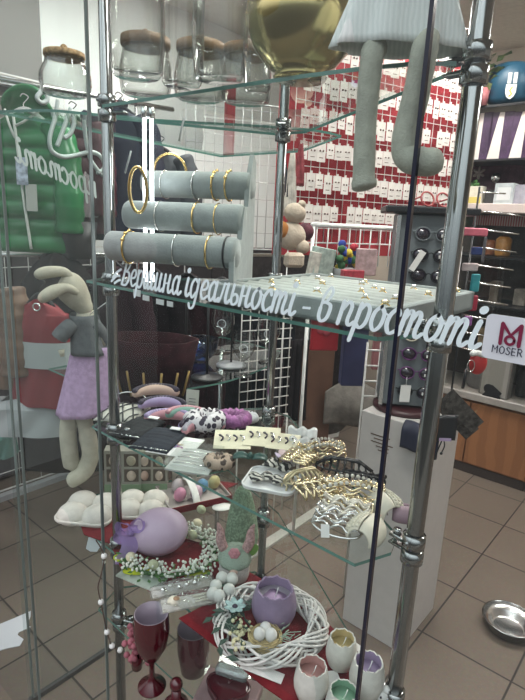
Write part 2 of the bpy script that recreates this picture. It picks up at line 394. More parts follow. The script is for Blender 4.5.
for pts in ([(131,151),(128,162),(125,173)],[(184,119),(181,130),(179,141)]):
    b = MB(); b.tube([Y(p[0],p[1],GY-.003) for p in pts], .0018, 4); b.build('stroke', decal2, t)
# round-cornered sticker
c = Y(523,343,GY-.002); W = .062; Hh = .052
def rrect(w, h, r, k=5):
    o = []
    for (sx,sy,a) in ((1,1,0),(-1,1,90),(-1,-1,180),(1,-1,270)):
        for i in range(k+1): t = R(a+90*i/k); o.append((sx*(w/2-r)+r*math.cos(t), sy*(h/2-r)+r*math.sin(t)))
    return o
m1 = Y(486,336,GY); m2 = Y(500,337,GY)
st = thing('window_sticker', 'white rounded-square sticker with maroon M logo and MOSER on the glass', 'sticker', (0,0,0))
tl = Y(488,313,GY); bl = Y(484,357,GY); hgt = tl.z-bl.z; cx_ = tl.x + hgt*.56
cz_ = (tl.z+bl.z)/2
b = MB(); pl = rrect(hgt*1.12, hgt, hgt*.12); b.add([(cx_+p[0],GY-.0022,cz_+p[1]) for p in pl]+[(cx_+p[0],GY-.0012,cz_+p[1]) for p in pl], [tuple(range(len(pl)))]+[(i,(i+1)%len(pl),(i+1)%len(pl)+len(pl),i+len(pl)) for i in range(len(pl))])
b.build('backing', mat('sticker_white', (.72,.74,.80), .35), st)
maroon = mat('logo_maroon', (.20,.012,.05), .5)
O = Vector((cx_-hgt*.24, GY-.0026, cz_-hgt*.12)); s_ = hgt*.48
b = MB(); ex = Vector((1,0,0)); ez = Vector((0,0,1)); 
ribbon(b, [(.1,0),(.1,.96)], .17, O, ex, ez, s_, 0, straight=True); ribbon(b, [(.9,0),(.9,.96)], .17, O, ex, ez, s_, 0, straight=True)
ribbon(b, [(.1,.95),(.5,.45),(.9,.95)], .17, O, ex, ez, s_, 0, straight=True)
ribbon(b, [(.5+.19*math.cos(2*PI*i/16), .22+.19*math.sin(2*PI*i/16)) for i in range(17)], .13, O, ex, ez, s_, 0, straight=True)
b.build('logo', maroon, st)
b = MB(); write(b, 'MOSER', Vector((cx_-hgt*.34, GY-.0026, cz_-hgt*.33)), ex, ez, hgt*.115, 0, 0); b.build('lettering', mat('ink', (.02,.02,.05), .5), st)
# ------------------------------------------------------------------ display rack
LP = Vector((-.863,.563)); RP = Vector((-.246,.634)); BP = Vector((-.715,.875))
Z1, Z2, Z3, Z4, Z5 = 1.684, 1.375, 1.070, .806, .62
rack = thing('display_rack', 'chrome tube rack with five clear glass shelves behind the shop glass', 'shelving', (0,0,0))
for P, r in ((LP,.0105),(RP,.0118),(BP,.0095)):
    b = MB(); b.tube([(P.x,P.y,0),(P.x,P.y,2.5)], r, 20); b.lathe([(.03,0),(.03,.006),(.02,.012),(r,.02)], (P.x,P.y,0), 16); b.build('pole', chrome, rack)
def clamp(P, z, tow):
    b = MB(); d = Vector((tow[0]-P.x, tow[1]-P.y)).normalized(); a = math.atan2(d.y,d.x)
    for dz in (.012,-.012): b.lathe([(.0105,-.010),(.0158,-.009),(.0158,.009),(.0105,.010)], (P.x,P.y,z+dz), 20)
    b.T = TR(P.x,P.y,z) @ RZ(a); b.box((.024,0,.006),(.026,.016,.006), bev=.001); b.box((.024,0,-.007),(.026,.016,.004), bev=.001)
    b.tube([(.028,0,.009),(.028,0,.015)], .006, 10); b.T = Matrix()
    b.tube([(P.x,P.y,z+.012),(P.x+.014*-.3,P.y-.0175,z+.012)], .003, 8)
    b.build('clamp', chrome, rack)
def shelf(poly, z, name='shelf', par=None, th=.005):
    b = MB(); k = len(poly)
    b.add([(p[0],p[1],z) for p in poly], [tuple(range(k))]); o = b.build(name, glassm, par or rack)
    e = MB(); vs = [(p[0],p[1],z) for p in poly]+[(p[0],p[1],z-th) for p in poly]; e.add(vs, [(i,i+k,(i+1)%k+k,(i+1)%k) for i in range(k)]); e.build('shelf_edge', gedge, o)
    return o
base = [(-.925,.548),(-.80,.545),(-.55,.544),(-.285,.543),(-.262,.60),(-.275,.645),(-.68,.905),(-.755,.90),(-.955,.62)]
top = [(-.85,.545),(-.76,.552),(-.66,.558),(-.55,.565),(-.44,.573),(-.36,.583),(-.30,.597),(-.262,.62),(-.29,.66),(-.68,.905),(-.755,.90),(-.93,.62)]
for z, pl in ((Z1,top),(Z2,base),(Z3,base),(Z5,base)): shelf(pl, z)
shelf([(-1.04,.55),(-.8,.545),(-.285,.543),(-.262,.60),(-.275,.645),(-.60,.85),(-.70,.915),(-.95,.99),(-1.10,.62)], Z4)
for z in (Z1,Z2,Z3,Z4,Z5):
    for P in (LP,RP,BP): clamp(P, z-.002, (-.6,.70))
# glowing tubes added between upper shelves to imitate reflected tube lights
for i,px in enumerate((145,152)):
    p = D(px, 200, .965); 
    t = thing('reflection_tube', 'glowing white tube imitating a tube light reflection beside bracelet bars, '+('further from' if i==0 else 'closer to')+' the bracelets', 'lamp', (p.x,p.y,Z2))
    b = MB(); b.tube([(0,0,.012),(0,0,.285)], .0032, 10); b.build('tube', emit('reflected_tube_white', (.93,.97,1), 9), t)
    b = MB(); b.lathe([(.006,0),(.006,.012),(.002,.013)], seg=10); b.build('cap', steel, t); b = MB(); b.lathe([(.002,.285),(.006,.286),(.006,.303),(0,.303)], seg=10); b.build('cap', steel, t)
# ------------------------------------------------------------------ glass jars, bowl
jarglass = glass('jar_glass', (.93,.94,.93), .9, k=1.0, edge=(.62,.63,.62))
wood = mat('lid_wood', (.24,.13,.06), .5, var=.3, vs=25)
corkw = mat('lid_rattan', (.33,.22,.11), .8, var=.3, vs=120, bump=.5, bs=200)
def jar(loc, r, h, label, ribs=0, lid=None, lidh=.02, neck=.8, group=None, belly=1.0):
    t = thing('glass_jar', label, 'jar', loc, R0, group)
    wob = (lambda a,z: 1+.05*math.cos(ribs*a)) if ribs else None
    b = MB(); b.lathe([(r*.8,0),(r*.92,h*.04),(r*belly,h*.35),(r*.97*belly,h*.6),(r*neck*1.03,h*.88),(r*neck,h),(r*neck*.95,h),(r*neck*.97,h*.88),(r*.93*belly,h*.6),(r*.94*belly,h*.35),(r*.86,h*.06),(0,h*.05)], seg=48, wob=wob)
    b.build('jar_body', jarglass, t)
    if lid:
        b = MB(); b.lathe([(0,h+.001),(r*neck*1.06,h+.001),(r*neck*1.1,h+lidh*.3),(r*neck*1.08,h+lidh*.9),(r*neck*.9,h+lidh),(0,h+lidh*1.05)], seg=32); L_ = b.build('lid', lid, t)
        b = MB(); b.ball((0,0,h+lidh+r*.14), r*.15, 12, 8); b.build('knob', lid, L_)
    return t
ZC = 1.735        # upper curved shelf of the corner rack behind
p = Z(66,96,ZC); 
p = D(66,97,1.24); p.z = ZC+.001
jar(p, .050, .068, 'ribbed clear jar with a rattan lid standing apart by the pale wall', 22, corkw, .013, .74)
for px,lab in ((146,'dark wood-lidded jar seen behind the tall cylinder, beside the pole'),(200,'wood-lidded jar seen behind the cylinders, middle of its row'),(246,'wood-lidded jar seen behind the cylinders, next to the bowl')):
    p = D(px,95,1.16); p.z = ZC+.001; jar(p, .052, .085, lab, 14 if px==200 else 0, wood, .02, .85)
for px,d,r,h,lab,rb in ((137,.80,.038,.15,'tall clear glass cylinder on the top shelf next to the chrome pole',0),
                     (182,.83,.030,.14,'slim clear glass cylinder between two wider cylinders on top shelf',16),
                     (219,.78,.036,.15,'wide clear ribbed glass cylinder on the top shelf next to the bowl',20)):
    p = D(px,80,d); p.z = Z1+.001; jar(p, r, h, lab, rb, None, 0, .98)
p = D(258,60,.83); p.z = Z1+.001; jar(p, .02, .14, 'narrow ridged amber-tinted vase close behind the gold bowl', 12, None, 0, .95)
# gold bowl
p = D(301,60,.76); p.z = Z1+.001
t = thing('gold_bowl', 'large shiny olive-gold bowl on a low foot on the top shelf', 'bowl', p, R0)
ol = mat('olive_gold', (.40,.34,.16), .18, .9)
b = MB(); b.lathe([(.034,0),(.036,.004),(.032,.009),(.045,.016),(.064,.038),(.072,.062),(.074,.085),(.070,.085),(.068,.062),(.058,.038),(.0,.016)], seg=40); b.build('bowl_body', ol, t)
b = MB(); b.torus((0,0,.085), .072, .0025, 32, 6); b.build('rim', gold, t)
# ------------------------------------------------------------------ fabric bunny sitting on the edge
skirtm = waves('white_muslin', (.74,.78,.76), (.82,.85,.83), 60, .95, 'X', 3, bump=.1)
p = D(400,50,.66); p.z = Z1
t = thing('fabric_bunny', 'linen rabbit doll in a white dress sitting on top shelf, legs dangling', 'doll', (p.x,p.y,Z1+.001), R0)
def skirt(u, v):
    a = 2*PI*u; r = (.024+.050*v**.8)*(1+.07*math.sin(9*a)*v+.03*math.sin(4*a+1)*v)
    sx = 1.0; z = .13-.122*v - (.006*math.sin(a)*v if False else 0)
    return (r*math.cos(a)*sx, r*math.sin(a)*.42, max(.004, z))
b = MB(); b.sheet(skirt, 64, 14, th=.0012); b.build('dress', skirtm, t)
b = MB(); b.ball((0,0,.16), (.03,.022,.05), 16, 10); b.ball((0,0,.245), (.034,.03,.04), 16, 12); b.build('body', linen, t)
for sx in (-1,1):
    b = MB(); b.tube(cr([(sx*.02,0,.28),(sx*.028,0,.32),(sx*.03,-.01,.36),(sx*.028,-.012,.39)],5), [.008]*5+[.012]*5+[.011]*5+[.004], 8); b.build('ear', linen, t)
    b = MB(); b.tube(cr([(sx*.03,0,.19),(sx*.055,-.01,.15),(sx*.06,-.02,.10)],5), .009, 8); b.build('arm', linen, t)
inv = (Matrix.Translation((p.x,p.y,Z1+.001)) @ RZ(R0)).inverted()
def loc(q): return inv @ Vector(q)
LY = GY+.0165
l1 = [(p.x-.02,p.y-.004,Z1+.016),(0,0,0),(0,0,0)]
a0 = Y(372,52,LY); a1 = Y(368,95,LY); a2 = Y(365,140,LY); a3 = Y(364,178,LY); a4 = Y(365,190,LY)
b = MB(); b.tube([loc(q) for q in cr([Vector((p.x-.035,p.y+.01,Z1+.018)), a0+Vector((0,.002,.006)), a1, a2, a3, a4],5)], [.012]*5+[.0125]*5+[.012]*5+[.0125]*5+[.0145]*3+[.012,.007], 14); b.build('leg', linen, t)
c0 = Y(424,52,LY); c1 = Y(416,95,LY); c2 = Y(406,135,LY); c3 = Y(407,156,LY); c4 = Y(424,162,LY); c5 = Y(442,160,LY)
b = MB(); b.tube([loc(q) for q in cr([Vector((p.x+.03,p.y+.01,Z1+.018)), c0+Vector((0,.002,.006)), c1, c2, c3, c4, c5],5)], [.011]*5+[.0135]*5+[.014]*5+[.0145]*5+[.015]*5+[.0145]*3+[.013,.011,.006], 14); b.build('leg', linen, t)
# ------------------------------------------------------------------ hanging lilac bunny
pb = Vector((-1.085,.63,0)); dB = math.hypot(pb.x,pb.y)
def B_(px, py, k=0):  # point on the vertical sheet through the doll, facing the viewer
    q = D(px,py,dB/1.0); return q
lin2 = mat('pale_linen', (.47,.45,.36), .95, var=.08, vs=50, bump=.4, bs=400)
lil = mat('lilac_gauze', (.47,.33,.50), .95, var=.10, vs=90, bump=.5, bs=350)
slate = mat('slate_cotton', (.12,.13,.135), .95, var=.15, vs=60, bump=.3, bs=200)
o0 = B_(80,350)
t = thing('fabric_bunny', 'floppy-eared linen rabbit doll in grey top and lilac skirt hanging beside rack', 'doll', o0, R0)
inv2 = (Matrix.Translation(o0) @ RZ(R0)).inverted()
def q2(px,py,y=0): v = inv2 @ B_(px,py); v.y += y; return v
m_ = mpp(o0)
b = MB(); b.tube(cr([q2(60,280),q2(68,285),q2(76,296),q2(83,306),q2(86,312)],5), [r*m_ for r in (5,8,10.5,12,13,13.8,14.2,14.4,14.2,13.8,13.2,12.6,12,11.2,10.2,9.2,9,8.5,8,7.5,7)], 16)
b.tube([q2(86,312),q2(92,345)], [9*m_,16*m_], 14); b.build('body', lin2, t)
b = MB(); b.tube(cr([q2(76,282,-.01),q2(68,272,-.015),q2(56,271,-.02),q2(45,273,-.02),q2(40,277,-.02)],5), [m_*r for r in (3,3.3,3.6,3.8,4,4.2,4.5,4.8,5,5.3,5.5,5.6,5.7,5.7,5.6,5.5,5.2,4.8,4.2,3.3,1.5)], 12); b.build('ear', lin2, t)
b = MB(); b.tube(cr([q2(82,291,-.03),q2(74,286,-.04),q2(64,288,-.045),q2(55,293,-.05),q2(49,298,-.05)],5), [m_*r for r in (3,3.3,3.6,3.8,4,4.2,4.5,4.8,5.2,5.6,5.8,6.2,6.3,6.2,6,5.8,5.4,4.9,4.2,3.3,1.5)], 12); b.build('ear', lin2, t)
b = MB(); b.tube([q2(78,312),q2(90,309)], 5*m_, 10); b.build('collar', lil, t)
def topf(u,v):
    a = 2*PI*u; c = q2(83+8*v, 314+38*v); w = (12.5+7*v)*m_*(1+.06*math.sin(5*a)); return (c.x+w*math.cos(a), c.y+w*1.05*math.sin(a), c.z)
b = MB(); b.sheet(topf, 32, 8, th=.001); b.build('shirt', slate, t)
b = MB(); b.tube(cr([q2(76,322,-.02),q2(68,330,-.03),q2(64,335,-.03)],4), [7*m_,8*m_]+[8*m_]*6+[8*m_], 10); b.build('sleeve', slate, t)
b = MB(); b.tube(cr([q2(96,322,-.02),q2(104,335,-.01),q2(110,352,0)],4), [7*m_]*4+[6*m_]*5, 10); b.build('sleeve', slate, t)
b = MB(); b.tube([q2(68,346,-.04),q2(69,352,-.04)], [3.2*m_,2*m_], 8); b.build('paw', lin2, t)
def sk(u,v):
    a = 2*PI*u; c = q2(92-4*v, 345+66*v); w = (19+12*v)*m_*(1+.05*math.sin(8*a)*v+.03*math.sin(3*a+2)); dz = 5*m_*v*math.cos(a)*.6
    return (c.x+w*math.cos(a), c.y+w*.8*math.sin(a), c.z+dz)
b = MB(); b.sheet(sk, 56, 14, th=.001); b.build('skirt', lil, t)
b = MB(); b.tube(cr([q2(72,400),q2(68,430),q2(70,455),q2(72,466),q2(71,470)],5), [m_*8.5]*14+[m_*r for r in (8.5,8,7,6,5,3,2)], 12); b.build('leg', lin2, t)
b = MB(); b.tube(cr([q2(82,400,-.01),q2(88,430,-.01),q2(92,452,-.01),q2(86,468,-.01),q2(76,476,-.02),q2(71,479,-.02)],5), [m_*8]*6+[m_*9]*8+[m_*r for r in (9.5,9.5,9.3,9,8.6,8.2,8,7.6,7,6,4.5,2.5)], 12); b.build('leg', lin2, t)
b = MB(); b.tube([q2(84,318,.02), inv2 @ Vector((LP.x,LP.y,Z2-.03))], .0012, 6); b.build('cord', white, t)
# ------------------------------------------------------------------ ring tray
velv = mat('grey_velvet', (.25,.28,.27), .95, var=.06, vs=40, bump=.2, bs=400, sheen=.3)
velv2 = mat('pale_velvet', (.44,.46,.43), .9, var=.06, vs=40, bump=.2, bs=400)
A = Vector((-.595,.556)); Bq = Vector((-.288,.556)); 
tz = 1.407; hh = tz-Z2-.001
t = thing('ring_tray', 'grey velvet ring tray with padded rows on the glass shelf', 'tray', (A.x,A.y,Z2+.001), R(1.5))
Wt, Dt = .315, .30
b = MB(); b.box((Wt/2,Dt/2,.004),(Wt,Dt,.008),bev=.002)
for c,d in (((Wt/2,.006,hh/2),(Wt,.012,hh)),((Wt/2,Dt-.006,hh/2),(Wt,.012,hh)),((.006,Dt/2,hh/2),(.012,Dt,hh)),((Wt-.006,Dt/2,hh/2),(.012,Dt,hh))): b.box(c,d,bev=.002)
b.build('frame', velv, t)
NR = 9
for i in range(NR):
    y = .028 + (Dt-.056)*i/(NR-1); b = MB(); b.T = TR(Wt/2,y,hh-.012) @ RY(PI/2); b.tube([(0,0,-Wt/2+.014),(0,0,Wt/2-.014)], .0105, 12); b.build('padded_row', velv2, t)
ringp = [(.10,0),(.05,2),(.16,1),(.2,3),(.27,2),(.11,4),(.19,5),(.28,5),(.06,6),(.14,7),(.23,7),(.29,8),(.24,1),(.08,3),(.15,6),(.22,4),(.05,8),(.285,0)]
for i,(x,k) in enumerate(ringp):
    y = .028+(Dt-.056)*k/(NR-1)+.013; q = Matrix.Translation(t.location) @ RZ(R(1.5)) @ Vector((x,y,hh-.006))
    rg = thing('gold_ring', 'gold ring with a raised setting stuck in the grey ring tray', 'ring', q, random.uniform(0,.6), 'rings in the velvet tray')
    b = MB(); b.torus((0,0,-.002), .0072, .0010, 20, 6, RX(PI/2)); b.build('band', gold, rg)
    b = MB(); b.ball((0,0,.0075), (.004+.001*(i%3),.003,.0028), 8, 6); b.build('setting', palegold if i%2 else silver, rg)
# ------------------------------------------------------------------ bracelet stand
vel3 = mat('blue_grey_velvet', (.30,.33,.32), .95, var=.08, vs=40, bump=.2, bs=300, sheen=.3)
e0 = D(250,232,.97); e0.z = Z2+.001
def axis_pt(px,py,d): q = D(px,py,d); return q
bars = [((110,243),(237,256),15,.93,.84),((128,214),(243,220),14,.99,.90),((146,184),(252,186),13,1.05,.96)]
st = thing('bracelet_stand', 'three-tier grey velvet bracelet stand with scalloped side panel', 'display stand', (e0.x,e0.y,Z2+.001), R0)
inv3 = (Matrix.Translation(st.location) @ RZ(R0)).inverted()
ends = []
for (a,c,rp,d0,d1) in bars:
    pa, pc = D(*a,d0), D(*c,d1); pa.z = pc.z = (pa.z+pc.z)/2 ; r = rp*mpp((pa+pc)/2)
    ends.append((pa,pc,r)); la, lc = inv3@pa, inv3@pc; dd = (lc-la).normalized()
    b = MB(); b.tube([la, la+dd*.004, la+(lc-la)*.5, lc-dd*.004, lc], [r*.9,r,r,r,r*.9], 28); b.build('bar', vel3, st)
# side panels: stepped outlines joining bar ends
def panel(k, out, name='side_panel'):
    P = [inv3 @ e[k] for e in ends]; rr = [e[2] for e in ends]; 
    b = MB(); prof = []
    ax = (inv3@ends[1][1]-inv3@ends[1][0]).normalized(); s = 1 if k else -1
    base_z = .0
    pts = [(P[0]+Vector((0,0,-P[0].z)) - (P[2]-P[0]).normalized()*.0)]
    # outline in the (depth, z) plane
    dv = Vector((P[2].x-P[0].x, P[2].y-P[0].y, 0)); dl = dv.length; dv.normalize(); N = Vector((dv.y,-dv.x,0)); N = N if N.dot(ax)*s>0 else -N
    z = [p_.z for p_ in P]; ol_ = [(-.016,.0),(-.02,z[0]-.01),(0,z[0]+.018),(dl*.35,z[0]+.02),(dl*.42,z[1]-.0),(dl*.5,z[1]+.02),(dl*.78,z[1]+.022),(dl*.84,z[2]),(dl*.98,z[2]+.03),(dl+.018,z[2]+.055),(dl+.045,z[2]+.045),(dl+.05,.0)]
    vs = []; o_ = P[0].copy(); o_.z = 0
    for k2 in (-.009,-.001):
        for (u,zz) in ol_: q = o_+dv*u+N*k2; q.z = zz; vs.append(q)
    m = len(ol_); b.add(vs, [tuple(range(m)), tuple(range(2*m-1,m-1,-1))]+[(i,i+m,(i+1)%m+m,(i+1)%m) for i in range(m)])
    b.build(name, vel3, st)
panel(1,1)
bl = [(0,.16,gold,'gold chain bracelet with pearl drop'),(0,.55,silver,'thin silver bracelet'),(0,.80,gold,'slim gold chain bracelet'),(0,.93,black,'dark cord bracelet'),(1,.3,silver,'fine silver bracelet'),(1,.62,gold,'twisted gold bracelet'),(1,.8,gold,'thin gold bracelet'),(2,.2,silver,'pale thin bracelet'),(2,.5,silver,'fine silver chain'),(2,.68,gold,'gold link bracelet'),(2,.80,gold,'broad gold flower bracelet')]
tier = ['lowest bar of the velvet stand','middle bar of the velvet stand','top bar of the velvet stand']
for (k,f,m,lab) in bl:
    pa,pc,r = ends[k]; q = pa+(pc-pa)*f; q0 = q-Vector((0,0,r)); dd = (pc-pa).normalized(); rot = dd.to_track_quat('Z','Y').to_matrix().to_4x4()
    t = thing('bracelet', f'{lab} around the {tier[k]}', 'bracelet', q)
    b = MB(); b.torus((0,0,-.001), r*1.06, .0011 if 'fine' in lab or 'thin' in lab else .0017, 30, 6, rot); b.build('chain', m, t)
    if 'pearl' in lab or 'flower' in lab or 'link' in lab:
        b = MB()
        for j in range(5):
            an = R(-60+30*j); v_ = rot.to_3x3() @ Vector((math.cos(an+PI/2),math.sin(an+PI/2),0)); b.ball(Vector((0,0,-.001))+v_*r*1.08, .0035, 8, 6)
        b.build('bead', m, t)
for (px,py,rr,lab) in ((138,190,.036,'tall gold bangle standing behind the top bar by the pole'),(170,172,.033,'gold hoop bangle standing behind the velvet top bar')):
    p = D(px,py,1.08 if px==170 else .92); t = MB(); t.torus((0,0,0), rr, .0028, 36, 8, RX(PI/2)@RX(.1), sx=.95 if px==170 else .4, sy=1)
    solo('bangle', t, gold, lab, 'bangle', p, R0)
# ------------------------------------------------------------------ middle shelf: hair accessories
zs = Z3+.001
def on3(px,py): return Z(px,py,zs)
def flat(name, px, py, wpx, dpx, h, m, label, cat, rz=0, z=zs, group=None, bev=.002, parent_thing=False, lift=0):
    p = Z(px,py,z); k = mpp(p); p.z = z+lift
    b = MB(); b.box((0,0,h/2),(wpx*k,dpx*k,h),bev=bev)
    if parent_thing:
        t = thing(name, label, cat, p, R0+rz, group); b.build('body', m, t); return t, k
    return solo(name, b, m, label, cat, p, R0+rz, group), k
lat = waves('lattice_cream', (.50,.48,.42), (.10,.09,.08), 45, .8, 'DIAGONAL', 0)
# lattice pouch with wire frame
p = on3(123,415); k = mpp(p); t = thing('patterned_pouch', 'cream pouch with black lattice pattern and wire frame beside the pole', 'pouch', p, R0-.15)
b = MB(); b.sheet(lambda u,v: ((u-.5)*40*k, (v-.5)*46*k, .004+.016*math.sin(PI*u)**.5*math.sin(PI*v)**.5), 14, 14, th=.003); b.build('body', mat('pouch_cream', (.50,.49,.43), .8, var=.06), t)
b = MB()
for i in range(7):
    for s in (-1,1):
        q = []
        for j in range(9):
            v = j/8; u = (i/6*1.6-.3)+s*(v-.5)*.5; 
            if 0<=u<=1: q.append(((u-.5)*40*k,(v-.5)*46*k,0.0062+.016*math.sin(PI*u)**.5*math.sin(PI*v)**.5))
        if len(q)>1: b.tube(q, .0015, 4)
b.build('lattice_pattern', black, t)
b = MB(); b.tube(cr([(-18*k,16*k,.006),(-14*k,22*k,.03),(0,24*k,.036),(14*k,22*k,.03),(20*k,16*k,.006)],6), .0014, 6); b.build('wire_frame', silver, t)
# black wallets with white tags
for (px,py,w,d,col,lab,rz) in ((138,429,34,52,(.018,.02,.022),'black quilted wallet with white tag next to the lattice pouch',-.32),(160,441,40,54,(.025,.03,.04),'dark navy quilted wallet with white tag beside the white card',-.25)):
    p = on3(px,py); k = mpp(p); t = thing('quilted_wallet', lab, 'wallet', p, R0+rz)
    b = MB(); b.sheet(lambda u,v: ((u-.5)*w*k, (v-.5)*d*k, .003+.009*(math.sin(PI*u)*math.sin(PI*v))**.35+.0012*math.sin(u*22+v*22)*math.sin(u*22-v*22)), 28, 28, th=.003)
    b.build('body', mat('wallet_'+str(px), col, .78, var=.2), t)
    b = MB(); b.tube([(-w*.48*k,-d*.46*k,.006),(w*.48*k,-d*.46*k,.006)], .0012, 6); b.build('zip', silver, t)
    b = MB(); b.box((w*.22*k,d*.34*k,.0150),(11*k,6*k,.0015)); b.build('price_tag', paper, t)
# headbands: twisted padded arcs
def headband(px,py,wpx,cols,label,rz=0,lift=0,rr=6):
    p = on3(px,py); k = mpp(p); p.z += lift+rr*k*.55; t = thing('headband', label, 'headband', p, R0+rz, None)
    arc = [(wpx/2*k*math.cos(R(a)), wpx*.30*k*math.sin(R(a)), .006*math.sin(R(a))) for a in range(5,176,8)]
    n_ = len(arc); b = MB(); b.tube(arc, [rr*k*(.35+.65*max(0,math.sin(PI*i/(n_-1)))**.5) for i in range(n_)], 10); b.build('band', cols[0], t)
    b = MB(); 
    for i in range(n_-2):
        a = Vector(arc[i+1]); b.ball(a+Vector((0,-.1*rr*k,.62*rr*k)), (rr*k*.5,rr*k*.42,rr*k*.45), 7, 5)
    b.build('spots', cols[1], t)
    return t
pk = mat('pink_satin', (.62,.30,.34), .4); lv = mat('lavender_satin', (.38,.30,.50), .45); gy = mat('grey_satin', (.38,.37,.42), .45); mint = mat('mint_satin', (.25,.42,.35), .5); dk = mat('dark_spots', (.03,.02,.04), .6)
headband(156,410,42,(mat('peach_band',(.60,.42,.33),.5),dk),'peach headband with dark spots, top of the headband pile',.25,.028)
headband(162,417,44,(lv,dk),'lavender headband with dark spots in the headband pile',.1,.014)
headband(168,424,44,(pk,lv),'pink satin headband at the bottom of the pile',.1,0)
headband(186,423,38,(mint,pk),'mint and pink headband beside the headband pile',.05,.006)
headband(203,430,44,(lv,dk),'lavender striped headband in front of the leopard scrunchie',.5,.0)
headband(205,434,42,(pk,gy),'dusty pink headband beneath the lavender striped one',.5,-.0)
# white cards
(o,k) = flat('paper_card',176,446,44,46,.0015,paper,'white card with a coloured scribble drawing beside the navy wallet','card',-.25,parent_thing=True)
for i,c in enumerate(((.5,.1,.3),(.1,.2,.5),(.5,.35,.1),(.3,.1,.4))):
    b = MB(); b.tube([(random.uniform(-12,12)*k, random.uniform(-7,7)*k, .0022) for _ in range(5)], .0007, 4); b.build('scribble', mat('scrib%d'%i, c, .7), o)
p = on3(195,462); k = mpp(p); t = thing('clip_case', 'clear flat case of white hair pins at the glass shelf edge', 'case', p, R0-.22)
b = MB(); b.box((0,0,.0015),(44*k,50*k,.003)); b.build('backing_card', mat('pale_card',(.55,.57,.54),.7), t)
b = MB(); b.box((0,0,.009),(46*k,53*k,.016),bev=.002); b.build('case_lid', glass('case_clear', (.93,.95,.94), .8, k=1.3), t)
for i in range(7):
    b = MB(); y=(-20+6.5*i)*k; b.tube([(-18*k,y,.006),(-4*k,y+2*k,.007),(18*k,y,.006)], .0011, 5); b.build('hair_pin', silver if i%2 else white, t)
# standing price tag
p = on3(192,413); k = mpp(p); t = thing('price_tag', 'cream price tag standing up behind the spotted scrunchie', 'tag', p, R0-.15)
b = MB(); b.T = TR(0,0,.022)@RX(-.15); b.box((0,0,.003),(13*k,.0008,26*k)); b.build('card', mat('tag_card',(.52,.50,.44),.8), t)
b = MB(); b.T = TR(0,-.001,.022)@RX(-.15)
for i in range(3): b.box((0,0,.012-.007*i),(7*k,.0006,.0012))
b.build('print', dk, t)
def scrunchie(px,py,wpx,m,label,name='scrunchie',z=zs,tube=.30,lift=0,sy=.8,seed=0,group=None):
    p = Z(px,py,z); k = mpp(p); r = wpx*k/2; tr = r*tube; t_ = MB(); rnd = random.Random(seed+px)
    for i in range(40):
        pass
    pts = [(r*.7*math.cos(2*PI*i/40), r*.7*sy*math.sin(2*PI*i/40), tr*.9+lift) for i in range(40)]
    t_.tube(pts, [tr*(1+.18*math.sin(i*2.3)+.1*rnd.random()) for i in range(40)], 10, closed=True)
    return solo(name, t_, m, label, 'hair tie', (p.x,p.y,z), R0, group)
leo = voro('leopard_white', (.03,.02,.04), (.68,.64,.66), 75, .42)
scrunchie(205,427,38,leo,'puffy white scrunchie with black and purple leopard spots',tube=.42)
scrunchie(233,424,34,mat('magenta_velvet',(.30,.10,.27),.6,var=.35,vs=60,bump=.5,bs=120),'magenta velvet scrunchie behind the cream clip cards',tube=.38)
scrunchie(219,466,28,voro('leopard_brown',(.05,.03,.02),(.42,.32,.24),80,.4),'brown leopard scrunchie hanging over cream tissue',tube=.4)
scrunchie(247,421,20,mat('white_fluff',(.6,.6,.62),.9,bump=.6),'small white fluffy hair tie beside the magenta scrunchie',tube=.42)
# dark bow on cards helper
def bow(px,py,wpx,m,label,z=zs,rz=0,lift=0,cat='hair bow',name='hair_bow',hh=.55):
    p = Z(px,py,z); k = mpp(p); w = wpx*k/2; t = thing(name, label, cat, (p.x,p.y,z), R0+rz)
    for s in (-1,1):
        b = MB(); b.sheet(lambda u,v: (s*(.08+.92*u)*w, (v-.5)*w*hh*2*(.25+.75*math.sin(PI*(.15+.6*u))), lift+.004+.35*w*math.sin(PI*u)**.7*(1-.6*abs(v-.5)*2)+.03*w*math.sin(v*20)), 12, 10, th=.0015); b.build('loop', m, t)
    b = MB(); b.ball((0,0,lift+.2*w+.003), (.16*w,.22*w,.2*w), 10, 8); b.build('knot', m, t)
    return t
ccard = mat('cream_card', (.66,.62,.47), .8, var=.04)
for (px,py,w,d,rz,lab) in ((232,446,36,46,.05,'cream card holding silver clips beside the spotted scrunchie'),(262,444,36,48,-.05,'cream card holding silver clips under the white clip'),(283,450,30,40,-.2,'cream card tucked behind the petal flower clip')):
    t,k = flat('clip_card',px,py,w,d,.001,ccard,lab,'card',rz,parent_thing=True,lift=.014+.002*(px-232)/30)
    for i in range(4):
        b = MB(); q = [( (-11+7*i+2*math.sin(a))*k, (-7+14*a/6)*k, .003+.004*math.sin(PI*a/6)) for a in range(7)]; b.tube(q, .0017, 6); b.build('hair_clip', silver if i%2 else dk, t)
bow(250,466,34,mat('bottle_green_satin',(.035,.09,.075),.35),'dark bottle-green satin bow in front of the cream cards',lift=.012,hh=.4)
p = on3(303,447); k = mpp(p)
for i,(px,py,lab) in enumerate(((302,438,'upper white paper bow claw with wavy edges'),(304,449,'lower white paper bow claw with wavy edges'))):
    p = on3(px,py); t = thing('white_claw', lab+' beside the cream cards', 'hair claw', p, R0-.1)
    for s in (-1,1):
        b = MB(); b.sheet(lambda u,v: ((u-.5)*30*k, s*.003+s*v*.012+.002*math.sin(u*14), .006+.016*(1-v)+.003*math.sin(u*16)), 20, 5, th=.0015); b.build('jaw', white, t)
